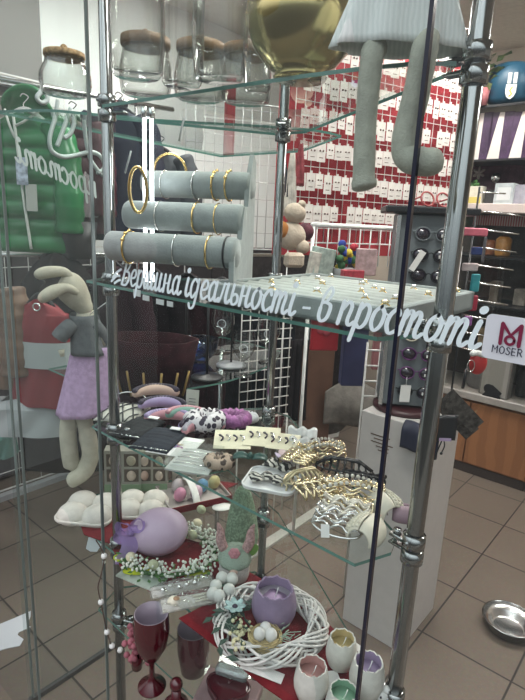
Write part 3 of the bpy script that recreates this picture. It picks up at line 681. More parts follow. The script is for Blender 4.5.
# white leaning tray with zebra bows
p = on3(272,482); k = mpp(p); t = thing('white_tray', 'small white rounded tray carrying black and white zebra bows', 'tray', p, R0-.28)
pl = rrect(52*k, 46*k, 9*k); b = MB(); b.prism(pl, 0, .0035); b.build('tray_base', white, t)
b = MB(); m_ = len(pl); b.tube([(q[0],q[1],.005) for q in pl], .002, 6, closed=True); b.build('rim', white, t)
zeb = waves('zebra_cloth', (.015,.015,.015), (.55,.53,.47), 40, .8, 'DIAGONAL', 9)
bow(262,483,24,zeb,'zebra-striped bow on the white tray, close to its front edge',lift=.006,rz=.3,hh=.8)
bow(277,471,26,zeb,'zebra-striped bow on the white tray, close to the petal clip',lift=.006,rz=-.5,hh=.8)
bow(283,486,22,zeb,'small zebra bow on the white tray beside the gold claws',lift=.006,rz=.1,hh=.8)
# flower clip
p = on3(287,466); k = mpp(p); t = thing('flower_clip', 'blush pink and lilac petal flower clip beside the zebra bows', 'hair clip', p, R0)
for i in range(6):
    a = 2*PI*i/6; b = MB(); b.T = RZ(a)@TR(.012,0,.016)@RY(-.5-.15*(i%2)); b.ball((0,0,0),(.015,.010,.0022),12,8); b.build('petal', mat('petal%d'%(i%2),[(.66,.50,.50),(.55,.45,.60)][i%2],.5), t)
b = MB(); b.ball((0,0,.018),.005,8,6); b.build('flower_centre', gold, t)
b = MB(); b.box((0,0,.004),(.03,.008,.008),bev=.002); b.build('clip_base', white, t)
# claw clips
def claw(px,py,L,m,label,rz=0,kind='teeth',z=zs,lift=0,pearl=None,hgt=.026,tilt=0):
    p = Z(px,py,z); k = mpp(p); p.z = z+lift; l = L*k/2; t = thing('hair_claw', label, 'hair claw', p, R0+rz); T0 = RX(tilt)
    for s in (-1,1):
        b = MB(); b.T = T0
        if kind=='teeth':
            N_ = 9
            for i in range(N_):
                x = -l+2*l*i/(N_-1); e = math.sin(PI*(i+.5)/N_)**.5
                b.tube(cr([(x,s*.002,hgt*e),(x+.002,s*hgt*.55*e,hgt*.75*e),(x,s*hgt*.62*e,hgt*.3),(x-.001,s*hgt*.25,.001)],4), .0017, 6)
            b.tube([(-l,s*.003,hgt*.5),(-l*.5,s*.003,hgt),(l*.5,s*.003,hgt),(l,s*.003,hgt*.5)], .0022, 6)
            b.tube(cr([(-l,s*.003,hgt*.5),(-l*.6,s*hgt*.6,hgt*.55),(0,s*hgt*.75,hgt*.6),(l*.6,s*hgt*.6,hgt*.55),(l,s*.003,hgt*.5)],5), .0018, 6)
        elif kind=='wave':
            for q in range(4):
                yy = hgt*(.15+.28*q)
                b.tube(cr([(-l+2*l*i/8, s*(yy*.9)+.003*math.sin(i*2.2+q), hgt*1.0-yy*.55+.004*math.cos(i*2.2+q)) for i in range(9)],4), .0019, 6)
            b.tube(cr([(-l,0,hgt*.6),(-l*.9,s*hgt*.9,hgt*.2),(0,s*hgt*1.3,hgt*.12),(l*.9,s*hgt*.9,hgt*.2),(l,0,hgt*.6)],5), .0019, 6)
        elif kind=='loops':
            for i in range(6):
                x = -l+2*l*(i+.5)/6
                b.tube(cr([(x-.007,s*.002,hgt*.8),(x-.003,s*hgt*.8,hgt*.7),(x+.004,s*hgt*.85,hgt*.35),(x+.008,s*hgt*.3,hgt*.9)],5,True), .0021, 6)
        elif kind=='solid':
            b.sheet(lambda u,v: ((u-.5)*2*l, s*(.002+hgt*.8*math.sin(v*PI*.55))*(1-.35*(2*u-1)**4), .001+hgt*(math.cos(v*PI*.5))*(1-.3*(2*u-1)**4)+0), 40, 16, th=.0025)
        if kind=='solid':
            for i in range(9):
                for j in range(5):
                    u = (i+.8)/9.6; v = .12+.17*j; x=(u-.5)*2*l; q = ((x), s*(.002+hgt*.8*math.sin(v*PI*.55))*(1-.35*(2*u-1)**4), .001+hgt*math.cos(v*PI*.5)*(1-.3*(2*u-1)**4)); b.ball(q, .0028, 7, 5)
        b.build('jaw', m, t)
    b = MB(); b.T = T0; b.tube([(.01*math.cos(0),0,0)]+[(-.006+.0011*i, .003*math.cos(i*1.6), hgt*.8+.003*math.sin(i*1.6)) for i in range(12)][1:], .0008, 5); b.build('spring', silver, t)
    if pearl:
        b = MB(); b.T = T0
        for i in range(13): x = -l+2*l*i/12; b.ball((x,-hgt*.45,hgt*(.62+.5*math.sin(PI*i/12))), .0033, 8, 6)
        for i in range(13): x = -l+2*l*i/12; b.ball((x,hgt*.0,hgt*(.75+.6*math.sin(PI*i/12))), .0030, 8, 6)
        b.build('pearl', pearl, t)
    return t
prl = mat('pearl', (.70,.66,.57), .25, 0, spec=.8); blk = mat('gloss_black', (.01,.01,.012), .2)
ivory = mat('ivory', (.72,.68,.55), .45, var=.03)
claw(320,462,46,palegold,'oval gold claw with a pearl rim behind the gold pile',.25,'wave',lift=.012,pearl=prl)
claw(298,468,34,palegold,'round twisted gold claw next to the petal flower clip',1.1,'loops',lift=.004,hgt=.03)
claw(303,486,44,mat('champagne',(.60,.52,.33),.35,.6),'champagne lace-like claw with spiky edge beside the white tray',.5,'teeth',hgt=.03)
claw(316,498,50,palegold,'zigzag gold claw lying across the middle of the pile',.35,'loops',lift=.005,hgt=.03)
claw(343,478,56,blk,'glossy black toothed claw at the back of the pile',-.25,'teeth',lift=.004,hgt=.032)
claw(362,488,40,blk,'smaller glossy black claw partly under the pearl claw',-.3,'loops',lift=.002)
claw(350,503,64,palegold,'long gold claw edged with two rows of pearls',-.12,'wave',lift=.010,pearl=prl,hgt=.028)
claw(349,514,40,palegold,'gold claw with looped leaves below the pearl claw',-.2,'loops',lift=.002,hgt=.026)
claw(340,526,50,silver,'pale silver wavy claw at the front of the shelf',-.45,'wave',lift=.0,hgt=.026)
claw(345,520,46,mat('ivory_metal',(.75,.70,.60),.3,.5),'ivory wavy claw resting over the silver wavy one',-.35,'wave',lift=.010,hgt=.024)
claw(384,512,32,ivory,'textured ivory claw beside the chrome pole',-1.2,'solid',hgt=.03)
claw(365,536,34,ivory,'textured ivory claw at the corner of the shelf',.95,'solid',hgt=.028)
claw(404,518,22,mat('mauve',(.30,.20,.24),.4),'small mauve claw peeking out by the pole clamp',-.2,'solid',hgt=.018)
p = on3(325,537); t = thing('price_tag', 'small white price tag tied to the silver claw at shelf front', 'tag', p, R0)
b = MB(); b.T = RX(.9); b.box((0,.008,.002),(.012,.018,.0006)); b.build('card', paper, t)
# ------------------------------------------------------------------ red-cloth shelf (Z4)
z4 = Z4+.001
def poly4(pts, z=z4): return [(Z(px,py,z).x, Z(px,py,z).y) for px,py in pts]
def cloth(pts, lab, z=z4, th=.002):
    P = poly4(pts,z); c = Vector((sum(q[0] for q in P)/len(P), sum(q[1] for q in P)/len(P), z)); b = MB(); b.prism([(q[0]-c.x,q[1]-c.y) for q in P],0,th); return solo('red_cloth', b, red, lab, 'cloth', c)
cloth([(84,535),(80,524),(148,494),(190,478),(238,484),(190,506),(112,545)], 'strip of red cloth under the egg boxes on the lower shelf')
cloth([(110,543),(150,528),(205,545),(238,566),(262,580),(314,612),(352,646),(386,686),(384,700),(300,712),(262,686),(221,651),(179,619),(208,604),(150,592),(124,576)], 'red felt cloth covering the front of the lower shelf')
zc = z4+.003
def on4(px,py): return Z(px,py,zc)
# scalloped egg carton trays
ctn = mat('white_carton', (.66,.63,.57), .75, var=.05, vs=50, bump=.3, bs=150)
def carton(px,py,w,d,nx,ny,rz,lab):
    p = on4(px,py); k = mpp(p); t = thing('egg_tray', lab, 'egg tray', p, R0+rz)
    pl = rrect(w*k, d*k, 10*k); b = MB(); b.prism(pl, .0, .006); b.tube([(q[0],q[1],.006) for q in pl], .0035, 6, closed=True); b.build('tray_base', ctn, t)
    for i in range(nx):
        for j in range(ny):
            b = MB(); sx = w*k/nx; sy = d*k/ny; b.ball(((i+.5-nx/2)*sx*.92,(j+.5-ny/2)*sy*.92,.008),(sx*.55,sy*.56,.026),16,10); b.build('egg_dome', ctn, t)
carton(90,512,54,50,2,2,-.1,'white scalloped egg tray jutting out past the chrome pole')
carton(142,508,48,42,2,2,.05,'white scalloped egg tray behind the lilac egg')
# window boxes of eggs
def eggbox(px,py,wpx,hpx,lab,cardc,rz=0,cols=2,rows=2,mark=None):
    p = on4(px,py); k = mpp(p); t = thing('egg_gift_box', lab, 'box', p, R0+rz); w=wpx*k; h=hpx*k
    cm = mat('boxcard_%d'%px, cardc, .7, var=.05); b = MB(); b.box((0,.02,h/2),(w,.036,h),bev=.001); b.build('carton', cm, t)
    b = MB(); b.box((0,.0005,h*.09),(w*1.002,.003,h*.18)); b.build('label_strip', mat('green_label',(.22,.33,.20),.6), t)
    for i in range(cols):
        for j in range(rows):
            x = (i+.5-cols/2)*w/cols*.94; z = h*.22+(j+.5)*h*.74/rows
            b = MB(); b.box((x,.0012,z),(w/cols*.78,.002,h*.30)); f = b.build('window_cell', mat('cell_dark',(.12,.10,.08),.8), t)
            b = MB(); b.ball((x,-.001,z),(w/cols*.26,.006,h*.125),10,8); b.build('egg', mat('egg%d'%((i+j)%3),[(.42,.30,.24),(.50,.42,.34),(.32,.30,.22)][(i+j)%3],.5,var=.2), t)
eggbox(123,492,36,44,'egg gift box with green label strip behind the white trays',(.33,.33,.28),.1)
eggbox(152,491,30,42,'egg gift box with windows next to the pale marked box',(.36,.35,.29),.1)
p = on4(184,487); k = mpp(p); t = thing('gift_box', 'pale box printed with dark symbols behind the coloured eggs', 'box', p, R0+.1)
b = MB(); b.box((0,.015,22*k),(24*k,.03,44*k),bev=.001); b.build('carton', mat('pale_box',(.42,.38,.32),.7), t)
b = MB()
for i in range(2):
    for j in range(3): b.torus(((-5+10*i)*k,-.0005,(10+12*j)*k), 2.6*k, .0009, 12, 5, RX(PI/2))
b.build('symbol', dk, t)
# red tray with coloured eggs and a paper band
p = on4(193,496); k = mpp(p); t = thing('egg_display_tray', 'shallow red-edged tray holding coloured eggs under a white band', 'tray', p, R0+.50)
b = MB(); W_,D_ = 62*k, 46*k
b.box((0,0,.002),(W_,D_,.004)); 
for c,d in (((0,-D_/2,.008),(W_,.003,.016)),((0,D_/2,.008),(W_,.003,.016)),((-W_/2,0,.008),(.003,D_,.016)),((W_/2,0,.008),(.003,D_,.016))): b.box(c,d)
b.build('tray_base', mat('tray_grey',(.38,.34,.32),.7), t)
b = MB(); b.box((0,-D_/2-.0025,.008),(W_,.0025,.017)); b.box((W_/2+.0025,0,.008),(.0025,D_,.017)); b.build('red_edge', red, t)
MW = Matrix.Translation(p) @ RZ(R0+.50)
for (x,y,c,lab) in ((-18,-6,(.58,.25,.36),'pink'),(-2,-8,(.60,.42,.50),'rose'),(8,2,(.14,.32,.52),'blue'),(22,4,(.60,.52,.25),'yellow'),(-14,12,(.55,.5,.5),'white')):
    b = MB(); b.T = RY(.3); b.ball((0,0,.019),(.0155,.0145,.019),16,12); q = MW @ Vector((x*k,y*k,.0045)); solo('easter_egg', b, mat('egg_'+lab,c,.35), f'{lab} Easter egg in the red-edged tray', 'egg', q, R0)
b = MB(); b.sheet(lambda u,v: ((-.020+.018*v), (u-.5)*D_*1.02, .005+.042*math.sin(PI*u)**.6), 20, 4, th=.001); b.build('paper_band', paper, t)
# lilac egg with bow
p = on4(156,550); k = mpp(p); t = thing('large_egg', 'large lilac decorative egg with a sheer purple bow', 'egg', p, R0)
b = MB(); b.T = TR(3*k,0,21*k)@RY(-.25); b.ball((0,0,0),(29*k,23*k,23*k),32,20); b.build('shell', mat('lilac_egg',(.50,.38,.50),.4,var=.03), t)
bm_ = glass('organza', (.70,.60,.80), .2, rough=.4, haze=.55, hazecol=(.45,.32,.62), k=.3)
for dx,dz,aa in ((-7,5,.6),(6,9,-.5),(-9,-4,1.3),(2,-5,-1.0)):
    b = MB(); b.T = TR((-21+dx)*k,-14*k,(28+dz)*k)@RY(aa); b.sheet(lambda u,v: (9*k*math.cos(2*PI*u)*(.45+.55*v), -6*k*(v-.5)+1.2*k*math.sin(5*v+9*u), 6.5*k*math.sin(2*PI*u)*(.45+.55*v)+1.0*k*math.sin(14*u)), 36, 8); b.build('bow_loop', bm_, t)
b = MB(); b.ball((-21*k,-15*k,28*k),(3.5*k,3*k,3.5*k),10,8); b.build('bow_knot', bm_, t)
for dx in (-6,2):
    b = MB(); b.sheet(lambda u,v: ((-22+dx+8*(u-.5)+3*math.sin(v*5))*k, (-18-4*v)*k, (26-28*v)*k), 4, 10); b.build('bow_tail', bm_, t)
# flower wreath round the egg
p = on4(170,556); k = mpp(p); t = thing('flower_wreath', 'wreath of tiny white blossoms and speckled green eggs around lilac egg', 'wreath', p, R0)
rng = random.Random(3); leafb = MB(); blo = MB(); stem = MB()
def wr(a,rad=0): return Vector(((44+rad)*k*math.cos(a), (34+rad)*k*math.sin(a), 0))
stem.tube([wr(2*PI*i/40)+Vector((0,0,.008)) for i in range(40)], .004, 6, closed=True)
for i in range(150):
    a = rng.uniform(0,2*PI); q = wr(a,rng.uniform(-9,11)); z = rng.uniform(.004,.022); leafb.T = TR(q.x,q.y,z)@RZ(rng.uniform(0,6.3))@RX(rng.uniform(-.7,.7)); l = rng.uniform(.008,.017)
    leafb.add([(0,0,0),(l*.5,.0035,.001),(l,0,.003),(l*.5,-.0035,.001)], [(0,1,2,3)])
for i in range(420):
    a = rng.uniform(-2.7,1.5); q = wr(a,rng.gauss(1,6)); z = rng.uniform(.012,.032); blo.ball((q.x,q.y,z), rng.uniform(.0020,.0034), 6, 4)
stem.build('wreath_base', leafm, t); leafb.T = Matrix(); leafb.build('leaves', leafm, t)['kind'] = 'stuff'
blo.build('blossoms', mat('blossom_white',(.68,.72,.64),.7), t)['kind'] = 'stuff'
gm = mat('pale_green_egg',(.40,.43,.28),.55,var=.12,vs=150); gm2 = mat('cream_egg',(.62,.57,.40),.55,var=.1,vs=150)
for (px,py,m) in ((130,568,gm2),(152,576,gm),(173,550,gm2),(191,545,gm),(196,533,gm2),(200,519,gm)):
    q = on4(px,py)-p; q.rotate(Matrix.Rotation(-R0,3,'Z')); b = MB(); b.T = TR(q.x,q.y,.020)@RY(.5); b.ball((0,0,.006),(.0115,.0105,.0095),14,10); b.build('small_egg', m, t)
# yellow-green felt leaves and booklet
yg = mat('lime_felt', (.38,.45,.04), .9, bump=.3)
for (px,py,w,d,rz,lab) in ((197,574,26,15,.2,'lime green felt leaf peeking out under the wreath'),(138,573,30,12,.1,'lime green felt leaf on the booklet'),(121,560,16,12,-.3,'lime green felt leaf at the corner of the booklet')):
    p = on4(px,py); k = mpp(p); b = MB(); b.lathe([(0,.0),(w*k/2,0),(w*k/2,.002),(0,.003)], (0,0,.004 if px<190 else 0), 20, 1, d/w); solo('felt_leaf', b, yg, lab, 'decoration', p, R0+rz)
p = on4(142,578); k = mpp(p); b = MB(); b.box((0,0,.0015),(48*k,22*k,.003)); solo('booklet', b, mat('booklet_cover',(.36,.42,.36),.5,var=.3,vs=20), 'pale green booklet lying at the cloth edge under the wreath', 'booklet', p, R0-.45)
# cellophane packs
clr = glass('cellophane', (.90,.91,.90), .9, rough=.08, haze=.10, hazecol=(.8,.8,.78), k=2.2)
for (px,py,w,d,rz,lab) in ((183,588,66,17,.38,'crinkled clear packet of silver ornaments beneath the wreath'),(192,602,64,20,.34,'clear packet with a cream candle cup beside the goblets')):
    p = on4(px,py); k = mpp(p); t = thing('cellophane_pack', lab, 'packet', p, R0+rz); rr_ = random.Random(px)
    b = MB(); b.sheet(lambda u,v: ((u-.5)*w*k,(v-.5)*d*k,.003+.014*(math.sin(PI*u)*math.sin(PI*v))**.4+.0022*math.sin(u*31+v*17)+.0015*math.sin(u*57-v*23)), 36, 14); b.build('wrapper', clr, t)
    b = MB(); b.box((0,0,.002),(w*k*.94,d*k*.85,.003)); b.build('insert_card', mat('insert',(.5,.48,.43),.7), t)
    if py>600:
        b = MB(); b.T = TR(-18*k,0,.010); b.ball((0,0,0),(.013,.011,.008),14,8); b.build('candle_cup', ivory, t)
        b = MB(); b.T = TR(-16*k,-2*k,.0175); b.lathe([(0,0),(.006,0),(.0055,.0008),(0,.001)], seg=14); b.build('wax', mat('tan_wax',(.35,.22,.13),.5), t)
        for i in range(3): b = MB(); b.tube([(2*k,(-4+4*i)*k,.006),(26*k,(-4+4*i)*k,.006)], .0018, 6); b.build('candle_stick', ivory, t)
    else:
        for i in range(5): b = MB(); b.ball(((-20+8*i)*k,rr_.uniform(-3,3)*k,.009),(.007,.005,.005),8,6); b.build('ornament', silver, t)
# paper tag and blossom garland hanging off the shelf edge
p = Z(97,536,Z4); t = thing('paper_tag', 'white torn-edge paper tag hanging under the red cloth edge', 'tag', p, R0-.2)
k = mpp(p); b = MB(); pts = [(-8,-2),(-2,1),(8,0),(6,-8),(2,-15),(-5,-16),(-10,-14),(-9,-7)]; b.T = RX(-.2)
b.add([(q[0]*k,-.004,q[1]*k) for q in pts]+[(q[0]*k,-.003,q[1]*k) for q in pts], [tuple(range(8)), tuple(range(15,7,-1))]+[(i,i+8,(i+1)%8+8,(i+1)%8) for i in range(8)]); b.build('card', mat('tag_paper',(.50,.55,.56),.7), t)
gp = [D(px,py,.93) for px,py in ((96,540),(104,556),(101,575),(98,588),(101,602),(104,618),(107,632),(112,646),(120,650))]
p = gp[0]; t = thing('blossom_garland', 'thin cord with white pompoms dangling from the shelf to the floor side', 'garland', p)
b = MB(); b.tube([q-p for q in cr(gp,5)], .0012, 6); b.build('cord', mat('garland_cord',(.10,.07,.06),.8), t)
for i in (1,4,6,7,8): b = MB(); b.ball(gp[i]-p, .006, 10, 7); b.build('pompom', white, t)
# gnome rabbit
p = on4(234,577); k = mpp(p); t = thing('gnome_figurine', 'fuzzy white gnome figurine with pink rabbit ears and rose', 'figurine', p, R0)
fuzz = mat('white_fur', (.58,.56,.53), 1, var=.08, vs=200, bump=1, bs=500); mhat = mat('mint_knit', (.30,.38,.31), .95, bump=.8, bs=300)
b = MB(); b.lathe([(13*k,0),(15*k,4*k),(15*k,14*k),(12*k,22*k),(6*k,27*k),(0,28*k)], seg=22, wob=lambda a,z: 1+.03*math.sin(9*a)); b.build('beard_body', fuzz, t)
b = MB(); b.lathe([(15.5*k,18*k),(16.5*k,21*k),(16*k,26*k),(12*k,32*k),(5*k,36*k),(0,37*k)], seg=24, wob=lambda a,z: 1+.04*math.sin(11*a+z*400)); b.build('hat', mhat, t)
b = MB(); b.ball((0,-15*k,17*k),(4.2*k,3.5*k,3.5*k),12,8); b.build('nose', mat('skin_nose',(.5,.36,.30),.6), t)
earm = mat('speckled_pink', (.44,.28,.27), .9, var=.3, vs=250)
for s in (-1,1):
    b = MB(); b.tube(cr([(s*9*k,0,28*k),(s*14*k,0,40*k),(s*15*k,0,52*k),(s*18*k,0,60*k)],5), [k*r for r in (3,4,4.6,5,5.2,5,4.8,4.6,4.2,4,3.6,3,2.4,1.8,1.2,.5)], 10); b.build('ear', earm, t)
b = MB()
for i in range(6): a = i*PI/3; b.ball((3.2*k*math.cos(a),-13*k,36*k+3.2*k*math.sin(a)),(2.8*k,2*k,2.8*k),8,6)
b.ball((0,-14*k,36*k),2.2*k,8,6); b.build('rose', mat('rose_pink',(.52,.24,.27),.8), t)
b = MB(); b.T = TR(17*k,0,28*k)@RY(.4); b.ball((0,0,4*k),(4*k,1*k,7*k),10,8); b.build('leaf', mat('fresh_leaf',(.14,.28,.05),.6), t)
# frosted cone tree
p = Z(241,546,zc); k = mpp(p); t = thing('cone_tree', 'frosted sage green cone tree behind the gnome figurine', 'ornament', p, R0)
b = MB(); b.lathe([(15*k,4*k),(16.5*k,10*k),(15*k,26*k),(12*k,44*k),(8*k,58*k),(5*k,64*k),(0,67*k)], seg=28, wob=lambda a,z: 1+.04*math.sin(17*a+z*900)); b.build('cone', mat('sage_frost',(.26,.36,.25),.95,var=.3,vs=220,bump=1,bs=350), t)
b = MB(); b.lathe([(7*k,0),(7*k,5*k)], seg=14); b.build('base', wood, t)
p = on4(222,507); k = mpp(p); b = MB(); b.lathe([(0,0),(10*k,0),(10*k,.001),(0,.0012)], seg=16, sx=1, sy=.75); solo('paper_tag', b, paper, 'rounded white paper tag lying beside the cone tree', 'tag', p, R0+.3)
# wicker wreath
p = on4(269,630); k = mpp(p); t = thing('wicker_wreath', 'white woven twig wreath with eggs, blossoms and small nest', 'wreath', p, R0)
b = MB(); RW = 48*k; rw = 10*k
for s in range(26):
    ph = 2*PI*s/26; tw_ = 3 if s%2 else -3; N_ = 72; jr = random.Random(s); rs = rw*jr.uniform(.65,1.1)
    if s<18:
        span = int(N_*.45); st_ = jr.randint(0,N_)
        pts = []
        for i in range(span):
            a = 2*PI*(st_+i)/N_; c = ph+tw_*a*1.0; pts.append(((RW+rs*math.cos(c))*math.cos(a), (RW*.92+rs*math.cos(c))*math.sin(a), rw*.95+rs*.85*math.sin(c)))
        b.tube(pts, .0024, 6)
    else:
        b.tube([((RW+rs*math.cos(ph+tw_*2*PI*i/N_))*math.cos(2*PI*i/N_), (RW*.92+rs*math.cos(ph+tw_*2*PI*i/N_))*math.sin(2*PI*i/N_), rw*.95+rs*.85*math.sin(ph+tw_*2*PI*i/N_)) for i in range(N_)], .0022, 6, closed=True)
wick = mat('white_wicker', (.62,.61,.58), .6, var=.06, vs=60); b.build('twig_ring', wick, t)
MWt = (Matrix.Translation(p)@RZ(R0)).inverted()
def lw(px,py,z=.02): q = Z(px,py,zc+z); return MWt @ q
eggw = mat('matt_egg', (.58,.60,.56), .6, var=.04)
for (px,py) in ((216,586),(222,578),(232,579),(229,590),(219,596),(213,594)): q = lw(px,py,.030); b = MB(); b.T = TR(*q)@RX(.6)@RZ(px); b.ball((0,0,0),(.0118,.0118,.0145),14,10); b.build('egg', eggw, t)
b = MB(); c = lw(235,608,.038)
for i in range(7): a = i*2*PI/7; b.T = TR(*c)@RZ(a)@RY(-.35); b.ball((.0105,0,0),(.0110,.0062,.002),8,6)
b.build('blue_flower', mat('dusty_blue',(.33,.46,.45),.7,var=.2,vs=90), t)
b = MB(); b.ball(c+Vector((0,0,.002)), .0055, 8, 6); b.build('flower_centre', dk, t)
b = MB(); rr_ = random.Random(5)
for i in range(60): q = lw(239+rr_.gauss(0,5), 630+rr_.gauss(0,8), .026+rr_.uniform(-.006,.010)); b.ball(q, rr_.uniform(.002,.0038), 6, 5)
b.build('cream_blossom', mat('cream_bloom',(.62,.60,.38),.7), t)['kind']='stuff'
b = MB()
for i in range(46):
    q = lw(231+rr_.gauss(0,8), 618+rr_.gauss(0,15), .028+rr_.uniform(-.006,.008)); b.T = TR(*q)@RZ(rr_.uniform(0,6.3))@RX(rr_.uniform(-.5,.5)); l=.024; b.add([(0,0,0),(l*.5,.005,.002),(l,0,0),(l*.5,-.005,.002)],[(0,1,2,3)])
b.build('dark_leaves', mat('dark_leaf',(.035,.07,.05),.6), t)['kind']='stuff'
b = MB()
for i in range(26): q = lw(283+rr_.gauss(0,6), 634+rr_.gauss(0,4), .026); b.tube([q, q+Vector((rr_.uniform(.005,.018),rr_.uniform(-.008,.012),rr_.uniform(-.002,.006)))], .0008, 4)
b.build('green_sprig', mat('mint_sprig',(.35,.45,.36),.8), t)['kind']='stuff'
nc = lw(265,638,.022); b = MB()
for i in range(120):
    a = rr_.uniform(0,6.28); r_ = rr_.uniform(.019,.029); z = rr_.uniform(-.006,.008); q = [nc+Vector((r_*math.cos(a+j*.35),r_*math.sin(a+j*.35),z+rr_.uniform(-.002,.003))) for j in range(5)]; b.tube(q, .0008, 4)
b.ball(nc-Vector((0,0,.006)),(.025,.024,.009),12,6); ns = b.build('nest', mat('straw',(.52,.42,.22),.8,var=.2), t)
for (dx,dy) in ((-.0095,-.003),(.0095,-.004),(0,.009)): b = MB(); b.ball(nc+Vector((dx,dy,.010)),(.0102,.0102,.0122),14,10); b.build('egg', mat('white_egg',(.70,.69,.66),.5), ns)
# egg-shaped candle cups
def eggcup(px,py,wpx,hpx,m,inner,lab,wax=None,jag=.032,z=zc,seed=0):
    p = Z(px,py,z); k = mpp(p); t = thing('egg_candle_cup', lab, 'candle holder', p, R0); r = wpx*k/2; h = hpx*k; jr = random.Random(px); ph = [jr.uniform(0,6) for _ in range(3)]
    prof = [(r*.55,0),(r*.80,h*.12),(r*.97,h*.36),(r,h*.52),(r*.94,h*.75),(r*.80,h)]
    def top(a): return 1+jag*(math.sin(9*a+ph[0])+.8*math.sin(16*a+ph[1]))*.6
    b = MB(); seg = 44; vs = []
    for (q,z_) in prof:
        for j in range(seg): a = 2*PI*j/seg; zz = z_*(top(a) if z_>h*.9 else 1); vs.append((q*math.cos(a),q*math.sin(a),zz))
    fs = [(i*seg+j,i*seg+(j+1)%seg,(i+1)*seg+(j+1)%seg,(i+1)*seg+j) for i in range(len(prof)-1) for j in range(seg)]+[tuple(range(seg-1,-1,-1))]
    b.add(vs,fs,True)
    o = len(prof)-1; rim = []
    for j in range(seg): a = 2*PI*j/seg; rim.append((prof[o][0]*.9*math.cos(a),prof[o][0]*.9*math.sin(a),h*top(a)-.0005))
    out = [(prof[o][0]*math.cos(2*PI*j/seg),prof[o][0]*math.sin(2*PI*j/seg),h*top(2*PI*j/seg)) for j in range(seg)]
    b.add(out+rim, [(j,(j+1)%seg,(j+1)%seg+seg,j+seg) for j in range(seg)]); b.build('shell', m, t)
    b = MB(); wl = wax if wax else .5; ip = [(r*.72*1.0,1.0),(r*.88,.75),(r*.92,.52),(r*.5,wl-.02 if wl<.5 else .45)]; vs = []
    for i_,(q,f) in enumerate(ip):
        for j in range(seg): a = 2*PI*j/seg; vs.append((q*math.cos(a),q*math.sin(a),h*f*(top(a) if f>.9 else 1)-.0004*(i_==0)))
    b.add(vs, [(i*seg+(j+1)%seg,i*seg+j,(i+1)*seg+j,(i+1)*seg+(j+1)%seg) for i in range(3) for j in range(seg)], True); b.build('lining', inner, t)
    b = MB(); b.lathe([(0,h*.70),(r*.85,h*.70),(r*.86,h*.67)], seg=28, wob=lambda a,z: 1+.02*math.sin(5*a)); b.build('wax', inner if not wax else mat('lilac_wax',(.66,.62,.66),.4), t)
    b = MB(); b.tube([(0,0,h*.7),(.003,0,h*.82),(.006,.002,h*.98)], .0008, 5); b.build('wick', white, t)
    return t, k, r, h
shellm = mat('eggshell_white', (.60,.59,.54), .5, var=.05, vs=90)
lin_pk = mat('lining_pink',(.60,.36,.33),.5); lin_y = mat('lining_yellow',(.62,.52,.28),.5); lin_l = mat('lining_lilac',(.42,.34,.48),.5); lin_g = mat('lining_green',(.30,.50,.36),.5)
eggcup(310,697,35,38,shellm,lin_pk,'white eggshell candle cup with pink inside')
eggcup(340,666,31,34,shellm,lin_y,'white eggshell candle cup with yellow inside behind the others')
eggcup(365,694,35,40,shellm,lin_l,'white eggshell candle cup with lilac inside beside the pole')
eggcup(341,718,34,34,shellm,lin_g,'white eggshell candle cup with green inside at the shelf edge')
t,k,r,h = eggcup(273,622,45,40,mat('lilac_shell',(.24,.18,.28),.4,var=.08,vs=40),mat('lilac_lining',(.36,.28,.42),.5),'large lilac candle cup with jagged rim inside the wicker wreath',wax=.6,jag=.035)
b = MB(); b.lathe([(0,h*.73),(r*.5,h*.73),(r*.48,h*.70)], seg=20, wob=lambda a,z: 1+.12*math.sin(4*a+1)); b.build('wax_flower', mat('lilac_wax2',(.48,.34,.52),.5), t)
for (px,py,w,d,rz,lab) in ((333,683,16,26,.2,'white leaflet standing between the eggshell cups'),(262,672,44,12,-.35,'pale leaflet under the front of the wicker wreath'),(362,652,8,30,.75,'thin white paper strip at the back of the red felt')):
    p = on4(px,py); k = mpp(p); b = MB(); b.T = RY(.05); b.box((0,0,.002),(w*k,d*k,.001)); solo('leaflet', b, paper, lab, 'leaflet', p, R0+rz)
p = on4(381,700); k = mpp(p); t = thing('bird_figurine', 'tiny white bird figurine with dark marks at the shelf corner', 'figurine', p, R0)
b = MB(); b.ball((0,0,6*k),(7*k,5*k,6*k),14,10); b.ball((4*k,0,13*k),4*k,12,8); b.build('body', white, t)
b = MB(); b.ball((6*k,-3.4*k,14*k),.8*k,6,5); b.ball((-2*k,-4.6*k,8*k),1.2*k,6,5); b.build('mark', dk, t)
# ------------------------------------------------------------------ lowest shelf: goblets and jars
z5 = Z5+.001; burg = mat('burgundy_glass', (.07,.006,.012), .12, spec=.8); burgi = mat('goblet_inside', (.36,.31,.37), .3)
def goblet(px,py,wpx,hpx,lab,foot=True):
    p = Z(px,py,z5); k = mpp(p); t = thing('goblet', lab, 'goblet', p, R0); r=wpx*k/2; h=hpx*k
    if foot: pr = [(r*.85,0),(r*.85,.002),(r*.3,h*.07),(.005,h*.14),(.005,h*.33),(r*.45,h*.40),(r*.92,h*.58),(r*1.05,h*.78),(r,h)]; lo = .44
    else: pr = [(r*.6,0),(r*.75,h*.05),(r*.98,h*.5),(r,h)]; lo = .1
    b = MB(); b.lathe(pr, seg=36); b.build('bowl', burg, t)
    b = MB(); b.lathe([(r*.99,h),(r*.94,h),(r*.95,h*.8),(r*.8,h*.62),(0,h*(lo+.03))] if foot else [(r*.99,h),(r*.93,h),(r*.9,h*.5),(0,h*.1)], seg=36); b.build('lining', burgi, t)
goblet(152,686,33,86,'burgundy stemmed goblet standing next to the chrome pole')
goblet(193,672,32,52,'burgundy footless tumbler beside the stemmed goblet',False)
p = Z(176,722,z5); k = mpp(p); t = thing('small_bottle', 'dark burgundy bottle with round stopper between the goblets', 'bottle', p, R0)
